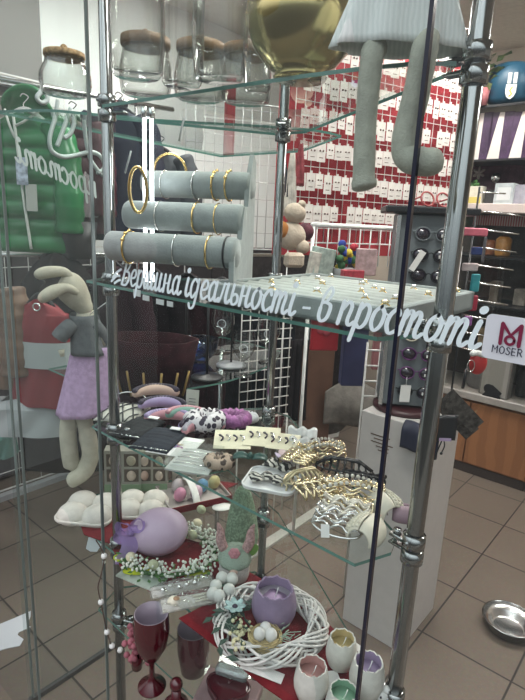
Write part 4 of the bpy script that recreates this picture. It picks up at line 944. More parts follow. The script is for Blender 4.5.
b = MB(); b.lathe([(12*k,0),(13*k,8*k),(12*k,24*k),(5*k,32*k),(5*k,40*k),(0,41*k)], seg=24); b.build('bottle_body', burg, t)
b = MB(); b.ball((0,0,46*k),(6.5*k,6.5*k,7*k),14,10); b.build('stopper', burg, t)
p = Z(226,706,z5); k = mpp(p); t = thing('heart_dish_box', 'pink box holding a red heart dish with a glass lid', 'box', p, R0-.3)
b = MB(); b.box((0,0,.012),(60*k,54*k,.024),bev=.002); b.build('carton', mat('dusty_pink_box',(.30,.20,.20),.7,var=.1), t)
hp = [Vector((22*k*(16*math.sin(a)**3)/16, 20*k*(13*math.cos(a)-5*math.cos(2*a)-2*math.cos(3*a)-math.cos(4*a))/16, 0)) for a in [2*PI*i/36 for i in range(36)]]
b = MB(); b.prism([(q.x,q.y) for q in reversed(hp)], .024, .040); b.tube([q+Vector((0,0,.041)) for q in hp], .0025, 6, closed=True); b.build('heart_dish', burg, t)
b = MB(); b.box((0,14*k,.052),(34*k,12*k,.018),bev=.005); b.build('glass_lid', glass('grey_glass',(.45,.48,.5),.9,k=2.5,haze=.15), t)
p = Z(137,668,z5); k = mpp(p); t = thing('pink_flower_ornament', 'pink flower bunch ornament behind the stemmed goblet', 'ornament', p, R0)
b = MB(); rr_ = random.Random(2)
for i in range(40): b.ball((rr_.gauss(0,5)*k,rr_.gauss(0,4)*k,rr_.uniform(8,42)*k), 3.2*k, 7, 5)
b.build('petals', mat('deep_pink',(.34,.11,.14),.7,var=.3), t)['kind']='stuff'
b = MB(); b.lathe([(5*k,0),(6*k,10*k),(4*k,14*k)], seg=14); b.build('pot', burg, t)
# ------------------------------------------------------------------ corner rack behind with curved glass shelves
cr_ = thing('corner_shelf', 'curved glass corner shelves with dark posts behind the display rack', 'shelving', (0,0,0))
def curved(pts, z, back):
    shelf([(q.x,q.y) for q in cr([Vector((a[0],a[1],0)) for a in pts],6)]+back, z, 'shelf', cr_, .006)
curved([(-1.40,.60),(-1.26,.655),(-1.20,.73),(-1.11,.86),(-.86,1.11),(-.82,1.25)], ZC, [(-1.10,1.45),(-1.48,1.45)])
ZL = 1.0
curved([(-1.34,.80),(-1.22,.86),(-1.15,.99),(-1.12,1.17),(-1.16,1.42),(-1.26,1.60)], ZL, [(-1.60,1.60),(-1.60,.80)])
for (x,y) in ((-1.268,.829),(-1.118,1.371)):
    b = MB(); b.tube([(x,y,0),(x,y,2.4)], .011, 14); b.build('post', chrome, cr_)
for (x,y) in ((-1.45,1.45),):
    b = MB(); b.tube([(x,y,0),(x,y,ZL-.006)], .010, 12); b.build('post', chrome, cr_)
def on(px,py,z): return Z(px,py,z)
# slatted basket
p = on(152,392,ZL+.001); k = mpp(p); t = thing('slatted_basket', 'dark maroon fabric-lined basket with gold slats on the curved shelf', 'basket', p, R0-.1)
dm = mat('dark_maroon_cloth', (.022,.006,.008), .95, var=.3); gs = mat('brass_slat', (.40,.27,.10), .4, .7)
b = MB(); b.lathe([(34*k,0),(41*k,30*k),(46*k,56*k),(43*k,56*k),(38*k,30*k),(30*k,4*k),(0,3*k)], seg=36, sy=.6, wob=lambda a,z: 1+.02*math.sin(6*a)); b.build('basket_body', dm, t)
for i in range(7):
    a = -PI/2+(i-3)*.42; b = MB(); b.tube([(34.8*k*math.cos(a),.6*34.8*k*math.sin(a)-.001,1*k),(41.5*k*math.cos(a),.6*41.5*k*math.sin(a)-.001,27*k)], .0035, 6); b.build('slat', gs, t)
# display stands
def pole_stand(px,py,h,r,lab,m=black):
    p = on(px,py,ZL+.001); k = mpp(p); t = thing('round_base_stand', lab, 'stand', p, R0)
    b = MB(); b.lathe([(r*k,0),(r*k,.006),(r*.8*k,.010),(.006,.012),(.004,.016)], seg=30); b.build('base', m, t)
    b = MB(); b.tube([(0,0,.010),(0,0,h)], .0038, 10); b.build('pole', black, t)
    b = MB(); b.T = TR(0,0,h); b.lathe([(0,.0),(.022,.0),(.022,.003),(0,.004)], seg=20); b.build('top_plate', black, t)
pole_stand(207,378,.30,16,'black display stand with thin pole on a round base')
pole_stand(231,366,.30,15,'grey-based display stand behind the black one',mat('smoke_base',(.22,.23,.24),.3))
pole_stand(186,352,.28,12,'thin black stand rising behind the blue glass dish')
p = on(200,362,ZL+.001); k = mpp(p); b = MB(); b.lathe([(6*k,0),(16*k,10*k),(19*k,24*k),(18*k,24*k),(15*k,11*k),(0,3*k)], seg=28); solo('glass_dish', b, glass('blue_glass',(.12,.25,.50),.9,k=1.5,edge=(.05,.1,.3)), 'blue tinted glass dish behind the display stands', 'dish', p)
wg = glass('wine_glass', (.93,.95,.95), .9, k=2.0, edge=(.3,.33,.33))
for (px,py,lab) in ((243,376,'engraved wine glass beside the grey-based stand'),(267,362,'engraved wine glass closest to the wire mesh panel'),(222,352,'clear wine glass behind the display stands')):
    p = on(px,py,ZL+.001); k = mpp(p); t = thing('wine_glass', lab, 'glass', p, R0)
    b = MB(); b.lathe([(9*k,0),(9*k,.002),(.003,.004),(.003,16*k),(7*k,20*k),(12*k,30*k),(10*k,46*k)], seg=28); b.build('bowl', wg, t)
    b = MB(); b.T = TR(0,-12.2*k,31*k)@RX(PI/2); b.torus((0,0,0),4*k,.0006,20,5); b.build('engraving', decal, t)
# ------------------------------------------------------------------ wire panels
wirem = mat('white_wire', (.62,.60,.58), .5)
def grid(name,P0,u,w,z0,z1,sx,sz,lab,m=wirem,r=.0028):
    t = MB(); U = Vector((u[0],u[1],0)).normalized()
    i = 0.
    while i<=w+1e-6: t.tube([U*i+Vector((0,0,z0)),U*i+Vector((0,0,z1))], r, 5); i += sx
    z = z0
    while z<=z1+1e-6: t.tube([Vector((0,0,z)),U*w+Vector((0,0,z))], r, 5); z += sz
    if z0>.1:
        for q in (U*0,U*w): t.tube([q+Vector((0,0,.001)),q+Vector((0,0,z0))], r*1.5, 6)
    for zz in (z0,z1): t.tube([Vector((0,0,zz)),U*w+Vector((0,0,zz))], r*2, 6)
    return solo(name, t, m, lab, 'wire panel', (P0[0],P0[1],0))
grid('grid_rack',(-2.70,.55),(0,1),1.55,.02,2.12,.12,.10,'white wire wall panel behind the hanging jackets')
grid('grid_rack',(-1.62,1.75),(.35,.94),.28,.55,1.22,.045,.05,'small white wire panel under the ring tray by black garments')
grid('grid_rack',(-2.2,1.9),(.55,.83),.75,1.35,2.1,.05,.09,'pale wire panel behind the bracelet stand',mat('pale_wire',(.5,.52,.52),.5),.0022)
# ------------------------------------------------------------------ red wall with earring cards
P0 = Vector((-1.45,1.85,0)); u = Vector((.34,.94,0)).normalized(); nn = Vector((u.y,-u.x,0))
def wallbox(t0,t1,z0,z1,th=.03,off=.06):
    b = MB(); a = P0+u*t0-nn*off; c = P0+u*t1-nn*off; d = -nn*th
    b.add([a+Vector((0,0,z0)),c+Vector((0,0,z0)),c+d+Vector((0,0,z0)),a+d+Vector((0,0,z0)),a+Vector((0,0,z1)),c+Vector((0,0,z1)),c+d+Vector((0,0,z1)),a+d+Vector((0,0,z1))],[(3,2,1,0),(4,5,6,7),(0,1,5,4),(1,2,6,5),(2,3,7,6),(3,0,4,7)]); return b
redw = mat('red_panel', (.36,.022,.032), .7, var=.1, vs=4)
struct('wall_red_panel', wallbox(-.03,1.12,1.36,2.36), redw)
struct('wall_red_strip', wallbox(-.285,-.25,1.76,2.06), redw)
struct('wall_under_panel', wallbox(.15,1.40,.02,1.33,off=1.15), mat('dark_lower_wall', (.035,.030,.030), .8, var=.2))
gg = grid('grid_rack', (P0.x,P0.y), (u.x,u.y), 1.12, 1.42, 2.45, .047, .065, 'white hook panel on the red wall holding the earring cards', wirem, .0018)
cardm = mat('jewellery_card', (.70,.65,.61), .7, var=.05); dkc = mat('card_motif', (.16,.10,.09), .5, .3)
rows = [1.585,1.715,1.845,1.975,2.105,2.235,2.36]; names = ['lowest','second lowest','third lowest','middle','third highest','second highest','top']
def mkcard():
    t = thing('earring_card', 'x', 'earring card', (0,0,0))
    b = MB(); b.box((0,0,-.037),(.043,.0015,.074)); b.box((0,0,.004),(.012,.0015,.012)); b.build('card', cardm, t)
    b = MB(); b.ball((-.008,-.003,-.032),.0042,6,4); b.ball((.008,-.003,-.032),.0042,6,4); b.box((0,-.0012,-.058),(.02,.001,.003)); b.build('earring', dkc, t)
    return t
pc = mkcard(); first = True; rr_ = random.Random(11)
for ri,z in enumerate(rows):
    j = 0; tt = .045
    while tt<1.08:
        if rr_.random()<(.05 if ri<5 else .2): tt += .047; continue
        q = P0+u*tt+nn*(.008+rr_.uniform(-.002,.004)); q.z = z+rr_.uniform(-.004,.004)
        c = pc if first else copy_tree(pc); first = False
        place(c, q, math.atan2(u.y,u.x)+rr_.uniform(-.18,.18), f'white earring card hanging in the {names[ri]} row of the red wall', f'earring cards, {names[ri]} row')
        c.scale = (1,1,rr_.choice((.85,1,1.1)))
        tt += .047
# rail and clutter under the red wall
b = MB(); b.tube([P0+u*.05+nn*.10+Vector((0,0,1.50)), P0+u*.62+nn*.10+Vector((0,0,1.50))], .010, 8)
for s in (.06,.6): b.tube([P0+u*s+nn*.10+Vector((0,0,1.50)), P0+u*s+nn*.10+Vector((0,0,.002))], .008, 8)
for i in range(9): b.tube([P0+u*(.08+.06*i)+nn*.10+Vector((0,0,1.50)), P0+u*(.08+.06*i)+nn*.10+Vector((0,0,1.32))], .003, 5)
solo('basket_stand', b, white, 'white rail stand in front of the red wall', 'stand', (0,0,0))
def at(px,py,d): return D(px,py,d)
p = at(345,256,1.75); k = mpp(p); t = thing('artificial_bouquet', 'bunch of blue, yellow and red artificial flowers behind the ring tray', 'bouquet', p, R0); rr_ = random.Random(9)
for nm,c,n_ in (('blue_bloom',(.02,.05,.35),5),('yellow_bloom',(.60,.45,.04),5),('red_bloom',(.42,.02,.04),4),('foliage',(.03,.12,.04),16)):
    b = MB()
    for i in range(n_): b.ball((rr_.gauss({'blue_bloom':2,'yellow_bloom':8}.get(nm,-2),6)*k,rr_.gauss(0,4)*k,rr_.gauss({'blue_bloom':4}.get(nm,-3),6)*k), 4*k, 8, 6)
    b.build(nm, mat(nm,c,.7,var=.2), t)
b = MB(); b.lathe([(9*k,-40*k),(13*k,-12*k),(12*k,-12*k),(0,-14*k)], seg=16); b.build('bucket', mat('grey_bucket',(.2,.2,.2),.5), t)
for i,(px,py,w,h,c,lab,rz) in enumerate(((322,262,24,28,(.36,.44,.40),'pale green folded card leaning by the flowers',.5),(312,272,10,40,(.6,.56,.5),'narrow white card standing beside the green card',.2),(366,262,20,26,(.45,.30,.30),'small pink patterned box by the sunglasses tower',0),(352,278,22,16,(.40,.04,.06),'red gift box under the artificial flowers',.3))):
    p = at(px,py,1.7-.02*i); k = mpp(p); b = MB(); b.T = RY(.15 if i<2 else 0); b.box((0,0,0),(w*k,.03,h*k),bev=.002); solo('card_box', b, mat('cb%d'%i,c,.6,var=.2,vs=60), lab, 'box', p, R0+rz)
# cream plush and brown ball, hanging items by back pole
plush = mat('cream_plush', (.55,.45,.36), 1, var=.1, bump=.6, bs=200)
p = at(291,236,1.5); k = mpp(p); t = thing('plush_toy', 'cream plush toy with orange patch hanging behind the back pole', 'soft toy', p, R0)
b = MB(); b.T = RY(.3); b.ball((0,0,0),(15*k,10*k,14*k),18,12); b.ball((-4*k,0,22*k),(11*k,9*k,10*k),16,10); b.ball((14*k,-2*k,-6*k),(8*k,6*k,7*k),12,8); b.build('body', plush, t)
b = MB(); b.ball((-9*k,-8*k,6*k),(6*k,3*k,8*k),12,8); b.build('patch', mat('orange_patch',(.50,.20,.06),.9), t)
b = MB(); b.ball((9*k,0,31*k),4*k,8,6); b.ball((-13*k,0,30*k),4*k,8,6); b.build('ear', plush, t)
p = at(294,260,1.45); b = MB(); b.box((0,0,0),(.055,.03,.04),bev=.008); solo('plush_toy', b, plush, 'cream plush block below the hanging plush toy', 'soft toy', p, R0+.3)
for (px,py,w,h,c,lab) in ((291,185,10,60,(.62,.55,.50),'white ribbon bundle hanging at the edge of the red wall'),(283,178,9,36,(.03,.03,.04),'black tassel bundle hanging by the back pole'),(300,165,8,40,(.30,.06,.07),'dark red ribbon bundle by the earring cards'),(305,232,18,18,(.10,.03,.04),'dark berry pompom beside the earring cards')):
    p = at(px,py,1.75); k = mpp(p); b = MB()
    if h>w:
        for i in range(7): x=(i-3)*w/7*k; b.tube(cr([(x*.3,0,h/2*k),(x,.004*math.sin(i),0),(x*1.3,0,-h/2*k)],4), w*k*.12, 6)
    else: b.ball((0,0,0), w*k/2, 14, 10)
    solo('hair_ribbon', b, mat('rib'+str(px),c,.8,var=.25,bump=.4), lab, 'ribbon', p, R0)
# ------------------------------------------------------------------ pedestal, sunglasses tower
pdm = mat('pedestal_paint', (.50,.47,.45), .5, var=.02)
PX0,PX1,PY0,PY1,PH = -.85,-.61,1.56,1.87,.872
t = thing('pedestal', 'tall pale grey rectangular pedestal with small printed lines on front', 'pedestal', ((PX0+PX1)/2,(PY0+PY1)/2,0), 0)
b = MB(); b.box((0,0,PH/2),(PX1-PX0,PY1-PY0,PH),bev=.003); b.build('body', pdm, t)
b = MB()
for i in range(5): b.box((-.04+.004*i,-(PY1-PY0)/2-.0008,PH-.075-.013*i),((.075,.055,.085,.05,.04)[i],.0008,.004))
b.build('print', mat('print_brown',(.12,.08,.06),.7), t)
b = MB(); b.T = TR(-.095,-(PY1-PY0)/2-.001,PH-.26)@RX(PI/2); b.lathe([(0,0),(.006,0),(.006,.002),(0,.002)], seg=12); b.build('screw_cap', dk, t)
Tp = Vector((-.755,1.70,PH+.001)); TZ = 1.572
t = thing('sunglasses_tower', 'grey rotating tower on pedestal with black top and rows of sunglasses', 'display tower', Tp, R0-.12)
gt = mat('tower_grey', (.15,.17,.18), .4, var=.05); th = TZ-Tp.z
b = MB(); b.lathe([(.115,0),(.115,.012),(.10,.02),(.04,.024)], seg=36); b.build('turntable', mat('dark_red_disc',(.04,.006,.009),.4), t)
b = MB(); b.box((0,0,.03+(th-.055)/2),(.20,.14,th-.055),bev=.004); b.build('body', gt, t)
b = MB(); b.box((0,0,th-.012),(.29,.20,.022),bev=.004); b.build('top_plate', black, t)
for s in (-1,1): b = MB(); b.box((s*.098,-.074,.03+(th-.06)/2),(.012,.008,th-.06)); b.build('side_rail', silver, t)
lens = mat('dark_lens', (.02,.015,.025), .08, spec=.9)
def shades(name_parent, z, x=0, m=black, y=-.085, k=1.0, lm=None):
    b = MB()
    for s in (-1,1): b.T = TR(x+s*.032*k,y,z)@RX(PI/2)@RZ(s*.15); b.lathe([(0,0),(.024*k,.0),(.026*k,.003),(.022*k,.005),(0,.005)], seg=20, sy=.82)
    b.T = Matrix(); return b
def sg(z,x,m,lab,lm=None):
    q = Matrix.Translation(Tp)@RZ(R0-.12)@Vector((x,-.080,z)); g = thing('sunglasses', lab, 'sunglasses', q, R0-.12)
    for s in (-1,1):
        b = MB(); b.T = TR(s*.032,0,0)@RX(PI/2)@RZ(s*.2); b.lathe([(0,0),(.0225,0),(.0225,.003),(0,.005)], seg=20, sy=.85); b.build('lens', lm or lens, g)
    b = MB()
    for s in (-1,1): b.T = TR(s*.032,-.002,0)@RX(PI/2)@RZ(s*.2); b.torus((0,0,0),.024,.0024,22,6,sy=.85)
    b.T = Matrix(); b.tube([(-.010,-.003,.004),(0,-.005,.008),(.010,-.003,.004)], .002, 6)
    for s in (-1,1): b.tube([(s*.056,-.002,.008),(s*.062,.004,.008),(s*.060,.01,.006)], .0022, 6)
    b.build('frame', m, g)
    b = MB(); b.box((.032,-.006,-.004),(.016,.001,.009)); b.build('price_sticker', paper, g)
dp = mat('plum_frame',(.12,.03,.13),.3); pg = mat('rose_frame',(.40,.12,.14),.3)
zz = th-.085; N_=0
labs = ['clear-framed sunglasses in the top row of the tower','black sunglasses in the second row of the tower','round black sunglasses in the third row of the tower','black sunglasses in the fourth row, level with the slogan','dark sunglasses in the fifth row under the slogan','pale-rimmed sunglasses in the sixth row of the tower','plum sunglasses in the seventh row of the tower','purple-rimmed sunglasses in the eighth row of the tower','black sunglasses in the bottom row of the tower']
ms = [gt,black,black,pg,black,cream,dp,dp,black]
for i in range(9):
    sg(zz-i*.066, 0.012, ms[i], labs[i])
b = MB(); q = Matrix.Translation(Tp)@RZ(R0-.12)@Vector((-.02,-.09,.11)); b.box((0,0,-.03),(.035,.001,.06)); b.tube([(0,0,0),(0,0,.03)],.0008,4); solo('price_tag', b, paper, 'white price tag dangling from the lowest tower sunglasses', 'tag', q, R0)
b = MB(); q = Matrix.Translation(Tp)@RZ(R0-.12)@Vector((-.03,-.092,th-.17)); b.T = RY(.5); b.box((0,0,0),(.02,.001,.07)); solo('price_tag', b, paper, 'grey tilted price tag on the upper tower sunglasses', 'tag', q, R0)
q = Matrix.Translation(Tp)@RZ(R0-.12)@Vector((.02,0,th+.026)); g = thing('sunglasses', 'red-framed glasses lying on the black tower top', 'sunglasses', q, R0+.3)
b = MB()
for s in (-1,1): b.T = TR(s*.03,0,0)@RX(1.2); b.torus((0,0,0),.024,.003,20,6)
b.T = Matrix(); b.tube([(-.055,0,.006),(-.05,.09,-.01)],.0028,6); b.tube([(.055,0,.006),(.05,.09,-.01)],.0028,6); b.build('frame', mat('coral',(.50,.10,.10),.35), g)
# dark cloth draped over the pedestal edge
q = Vector((-.62,PY0-.012,PH-.05)); b = MB(); b.sheet(lambda u_,v: ((u_-.5)*.13, .018-.030*min(1,v*3)+.004*math.sin(u_*11), .057-.10*max(0,v-.15)), 14, 10, th=.004); solo('eyeglass_case', b, mat('navy_case',(.012,.014,.035),.6), 'dark navy case over the front edge of the pedestal top', 'case', q)
q = D(443,433,1.62); k=mpp(q); t = thing('black_pouch', 'black pouch with purple label and dangling cords beside the pedestal', 'pouch', q, R0)
b = MB(); b.sheet(lambda u_,v: ((u_-.5)*26*k,.01*math.sin(PI*u_),(16-26*v+4*u_)*k), 8, 8, th=.012); b.build('body', black, t)
b = MB(); b.box((2*k,-.008,-6*k),(12*k,.002,3*k)); b.build('label_strip', mat('lilac_label',(.45,.35,.55),.5), t)
b = MB(); b.tube(cr([(0,0,-8*k),(-3*k,-.002,-18*k),(-5*k,0,-28*k)],5), .0022, 5); b.tube(cr([(2*k,0,-8*k),(3*k,-.002,-14*k),(1*k,0,-22*k)],5), .0022, 5); b.ball((-5*k,0,-28*k),.005,8,6); b.ball((1*k,0,-22*k),.005,8,6); b.build('cord', black, t)
b = MB(); b.tube([(0,0,14*k),(-.02,.05,40*k)], .0015, 4); b.build('hanger_loop', black, t)
# hook rack with small goods to the side of the tower
q0 = D(466,300,2.15); t = thing('hook_rack', 'silver hook rack of small goods behind the large chrome pole', 'rack', q0, R0)
b = MB(); b.tube([(0,.02,-q0.z+.002),(0,.02,.42)], .004, 8); b.build('post', black, t); b = MB(); b.tube([(0,.02,.40),(.10,.02,.40)], .003, 8)
for i in range(9): b.tube([(0,.02,.33-.065*i),(.03,-.03,.33-.065*i),(.14,-.05,.32-.065*i)], .003, 6)
b.build('hook', silver, t)
for i,(px,py,w,h,c,lab) in enumerate(((475,232,24,8,(.55,.12,.17),'coral pink comb hanging at the top of the hook rack'),(477,251,11,8,(.02,.04,.16),'navy hair clip on the second hook'),(470,267,16,8,(.60,.50,.50),'pale pink comb on the third hook'),(475,283,9,18,(.03,.30,.34),'teal brush hanging on the hook rack'),(469,303,18,16,(.36,.02,.05),'dark red purse hanging at mid height of the hook rack'),(468,321,9,10,(.25,.06,.28),'purple scrunchie below the dark red purse'),(484,250,3,26,(.10,.09,.10),'black strap hanging beside the combs'))):
    q = D(px,py,2.06-.012*i); k = mpp(q); b = MB(); b.box((0,0,0),(w*k,.012,h*k),bev=.004); solo('small_accessory', b, mat('acc%d'%i,c,.5,var=.15), lab, 'accessory', q, R0+.1*i-.2)
q = D(478,363,2.02); k = mpp(q); t = thing('red_purse', 'bright red coin purse with white fluff trim on the hook rack', 'purse', q, R0)
b = MB(); b.ball((0,0,0),(9*k,.018,12*k),18,12); b.build('body', mat('bright_red',(.45,.03,.03),.5), t)
b = MB()
for i in range(6): b.ball(((-8+2.5*i)*k,-.01,(10+math.sin(i))*k),3*k,8,6)
b.build('trim', white, t)
b = MB(); b.torus((-9*k,-.02,-2*k),6*k,.002,20,5,RX(PI/2),sx=.6); b.build('ring', silver, t)
b = MB(); b.tube([(-12*k,-.012,-6*k),(-13*k,-.012,-26*k)],.006,8); b.build('strap', black, t)
for i,(px,py,lab) in enumerate(((462,411,'dark glossy package sheet fanned below the red purse'),(457,418,'second dark glossy sheet behind the fanned package'))):
    q = D(px,py,1.78+.03*i); k = mpp(q); b = MB(); b.T = RY(.75); b.box((0,0,0),(48*k,.004,17*k)); solo('package_sheet', b, mat('dark_gloss_sheet',(.05,.045,.04),.2,var=.5,vs=50), lab, 'package', q, R0)
# ------------------------------------------------------------------ dark merchandise between rack and pedestal
def slab(name,px,py,d,w,h,dep,c,lab,cat,rz=0,rough=.7,bev=.004,ry=0):
    q = D(px,py,d); k = mpp(q); b = MB(); b.T = RY(ry); b.box((0,0,0),(w*k,dep,h*k),bev=bev); return solo(name, b, mat(name+'_%d_%d'%(px,py),c,rough,var=.12,vs=12), lab, cat, q, R0+rz)
def standing(name,px,py0,py1,d,w,dep,c,lab,cat,rz=0,rough=.7):     # reaches down to the floor
    a = D(px,py0,d); k = mpp(a); b = MB(); b.box((0,0,a.z/2),(w*k,dep,a.z-.002),bev=.004); return solo(name, b, mat(name+'_%d'%px,c,rough,var=.12,vs=12), lab, cat, (a.x,a.y,.001), R0+rz)
standing('wooden_board',319,345,0,3.0,34,.02,(.11,.055,.035),'dark brown board leaning among the black garments','board',.2,.45)
slab('gift_bag',325,328,1.80,28,46,.02,(.36,.015,.025),'red foil gift bag printed with flowers hanging under ring tray','bag',.1,.3)
q = D(325,330,1.785); b = MB()
for i in range(5): a = i*2*PI/5; b.T = RX(0); b.ball((.018*math.cos(a),0,.018*math.sin(a)+.01),(.014,.003,.014),10,6)
solo('paper_flower', b, mat('deep_rose',(.42,.06,.08),.5), 'deep rose flower on the red foil gift bag', 'decoration', q, R0)
slab('blue_box',354,350,1.95,24,72,.05,(.028,.028,.085),'dark blue box beside the wire ladder shelf','box',.1)
for (px,py0,w,c,lab) in ((287,350,16,(.012,.012,.014),'black garment hanging closest to the back pole'),(299,340,16,(.016,.013,.015),'black garment hanging beside the brown board'),(276,360,10,(.04,.04,.045),'charcoal garment hanging by the wire panel')):
    a = D(px,py0,2.75+.1*(px%3)); k = mpp(a); h_ = a.z-.35
    b = MB(); b.sheet(lambda u_,v: ((u_-.5)*w*k*1.5*(.8+.2*v), .02*math.sin(u_*PI)+.012*math.sin(u_*18), -v*h_), 24, 12, th=.012)
    tt = solo('hanging_garment', b, mat('gar_%d'%px,c,.9), lab, 'garment', a, R0+.5)
q = D(352,408,3.0); k = mpp(q); b = MB(); b.sheet(lambda u_,v: ((u_-.5)*56*k, -.05*math.sin(PI*u_)*math.sin(PI*v)+.02*math.sin(6*u_), (16-34*v+12*math.sin(u_*3.1)*(1-v))*k), 24, 14, th=.01); solo('grey_sack', b, mat('grey_sack',(.16,.145,.13),.85,var=.15,vs=20,bump=.4), 'slumped grey sack behind the pedestal', 'bag', q, R0)
b = MB(); b.ball((0,0,0),(24*k,.06,16*k),16,10); solo('grey_sack', b, mat('grey_sack2',(.13,.12,.11),.85,var=.15), 'rounded grey bundle beneath the slumped sack', 'bag', D(325,420,3.1), R0)
t = MB(); a = D(367,350,1.92)
for i in range(5): t.tube([(0,0,-.06*i),(.05,0,-.06*i)], .004, 6)
t.tube([(0,0,.03),(0,0,-a.z+.002)], .004, 6); t.tube([(.05,0,.03),(.05,0,-a.z+.002)], .004, 6); solo('wire_ladder', t, wirem, 'white wire ladder shelf end beside the blue box', 'rack', a, R0)
slab('pink_box',377,345,2.0,8,50,.03,(.40,.16,.16),'narrow pink box behind the wire ladder','box')
q = Z(333,436,.012); k = mpp(q); b = MB(); b.T = RX(.15); b.box((0,0,0),(14*k,.001,10*k)); solo('paper_tag', b, paper, 'white printed tag lying by the grey sack', 'tag', q, R0+.5)
# ------------------------------------------------------------------ jackets
def lining(px,py,d): return D(px,py,d)
def jacket(px,py,d,w,h,m,name,lab,cat='jacket',rz=0,quilt=6,dep=.055,hood=False,zipm=None,sleeves=True,flare=.1,extra=None,group=None,hang=None):
    """hanging garment; px,py = top centre, w,h in photo pixels"""
    q = D(px,py,d); k = mpp(q); W_=w*k/2; H_=h*k; t = thing(name, lab, cat, q, R0+rz, group)
    def f(sgn):
        def g(u_,v):
            s = 2*u_-1; sh = min(1,.35+.65*min(1,v/.12)**.6); hw = W_*sh*(1-.0+flare*v)
            puff = abs(math.sin(PI*quilt*v))**.4 if quilt else 1
            y = sgn*dep*math.sqrt(max(0,1-s*s))*(.55+.45*puff)*(.6+.4*min(1,v*4)) + .004*math.sin(s*9+v*7)
            return (s*hw, y, -v*H_+.0-(.02*abs(s)**1.5 if v<.12 else 0))
        return g
    b = MB(); b.sheet(f(-1), 28, 60); b.sheet(f(1), 28, 60); b.build('body', m[0] if isinstance(m,list) else m, t)
    mm = m[0] if isinstance(m,list) else m
    if sleeves:
        for s in (-1,1):
            P = cr([(s*W_*.72,0,-H_*.06),(s*W_*1.02,-.01,-H_*.28),(s*W_*1.10,-.02,-H_*.58),(s*W_*1.08,-.02,-H_*.84)],8)
            b = MB(); b.tube(P, [dep*(.9+.12*abs(math.sin(i*.9))) for i in range(len(P))], 14); b.build('sleeve', mm, t)
    if hood:
        b = MB(); b.T = TR(0,.0,-H_*.01); b.sheet(lambda u_,v: (W_*.50*math.cos(PI*u_)*(1+.2*math.sin(PI*v)), .05*math.sin(PI*v)-.03*v, (.03+.07*math.sin(PI*u_))*(1-v)-.05*v), 20, 10, th=.012); b.build('hood', mm, t)
    if zipm:
        b = MB(); b.tube(cr([(-.012,-dep-.001,-.02),(0,-dep-.006,-H_*.25),(.012,-dep-.006,-H_*.6),(.03,-dep-.004,-H_*.97)],6), .006, 6)
        b.tube(cr([(-.012,-dep,-.06),(.03,-dep-.006,-.045),(.09,-dep*.8,.0)],5), .005, 6); b.tube(cr([(-.012,-dep,-.10),(-.03,-dep-.004,-.05),(-.05,-dep*.8,.0)],5), .005, 6); b.build('zip', zipm, t)
    b = MB(); b.tube(cr([(-W_*.5,0,-.03),(0,0,.012),(W_*.5,0,-.03)],5), .009, 8); b.tube(cr([(0,0,.012),(0,0,.03),(.015,0,.045),(.02,0,.055),(.0,0,.065),(-.012,0,.055)],4), .0022, 6); b.build('hanger', hang or black, t)
    return t, q, k, W_, H_
green = waves('green_quilt', (.007,.12,.033), (.013,.17,.05), 1.6, .30, 'Z', 1.5, bump=.3)
t,q,k,W_,H_ = jacket(24,112,2.35,84,138,green,'quilted_jacket','bright green quilted jacket with white zip hanging on the wire wall',rz=-.1,quilt=8,hood=True,zipm=mat('white_zip',(.60,.62,.58),.5),flare=.12,hang=white)
b = MB(); b.box((.02,-.075,-H_*.42),(.045,.003,.10)); b.build('swing_tag', mat('tag_print',(.40,.45,.55),.5,var=.5,vs=40), t)
b = MB(); b.box((.05,-.070,-H_*.60),(.045,.004,.10)); b.build('pocket_flap', mat('pocket_grey',(.45,.46,.42),.7), t)
jacket(72,118,2.55,58,112,mat('maroon_puffer',(.075,.014,.025),.5,var=.2,vs=8),'puffer_jacket','maroon puffer jacket hanging beside the green one',quilt=6)
jacket(118,108,2.60,66,130,mat('navy_coat',(.016,.024,.048),.6,var=.2,vs=6),'navy_coat','navy blue coat hanging behind the left pole','coat',quilt=0)
jacket(88,172,2.50,16,44,mat('pale_mauve_cloth',(.30,.25,.27),.8),'mauve_top','small pale mauve top hanging under the maroon jacket','top',quilt=0,sleeves=False)
jacket(160,150,2.75,60,110,mat('steel_coat',(.05,.06,.07),.7),'grey_coat','slate grey coat hanging behind the bracelet bars','coat',quilt=0)
t,q,k,W_,H_ = jacket(58,252,2.30,72,235,mat('charcoal_coat',(.012,.010,.011),.9,var=.2,vs=5),'long_coat','long charcoal coat behind the red and white jacket','coat',rz=.1,quilt=0,flare=.35,sleeves=False)
t,q,k,W_,H_ = jacket(40,298,1.90,56,112,mat('colour_block_red',(.22,.014,.022),.7,var=.1,vs=6),'colour_block_jacket','red and white colour block jacket on the lower rail',rz=-.1,quilt=0,flare=.35,sleeves=False,dep=.045)
b = MB()
def cb(u_,v): s=2*u_-1; vv=.38+.24*v; return (s*W_*(1+.35*vv)*1.01,-.047*math.sqrt(max(0,1-s*s))*1.08-.002,-vv*H_)
b.sheet(cb,24,8); b.build('white_band', mat('off_white_cloth',(.42,.44,.44),.8), t)
b = MB(); b.torus((W_*.15,-.05,-H_*.06),.012,.003,16,6,RX(PI/2)); b.build('eyelet', silver, t)
jacket(-8,282,1.98,42,110,waves('brown_puffer',(.15,.085,.055),(.19,.11,.07),2.2,.5,'Z',1,bump=.3),'brown_puffer','brown quilted puffer jacket on the lower rail',quilt=4,hood=False)
jacket(20,396,1.95,74,38,mat('white_hem_cloth',(.40,.41,.42),.8),'white_skirt','white flared skirt under the red and white jacket','skirt',quilt=0,sleeves=False,flare=.5)
jacket(4,428,2.2,20,28,mat('teal_cloth',(.10,.22,.19),.8),'teal_scarf','small teal scarf below the white skirt','scarf',quilt=0,sleeves=False)
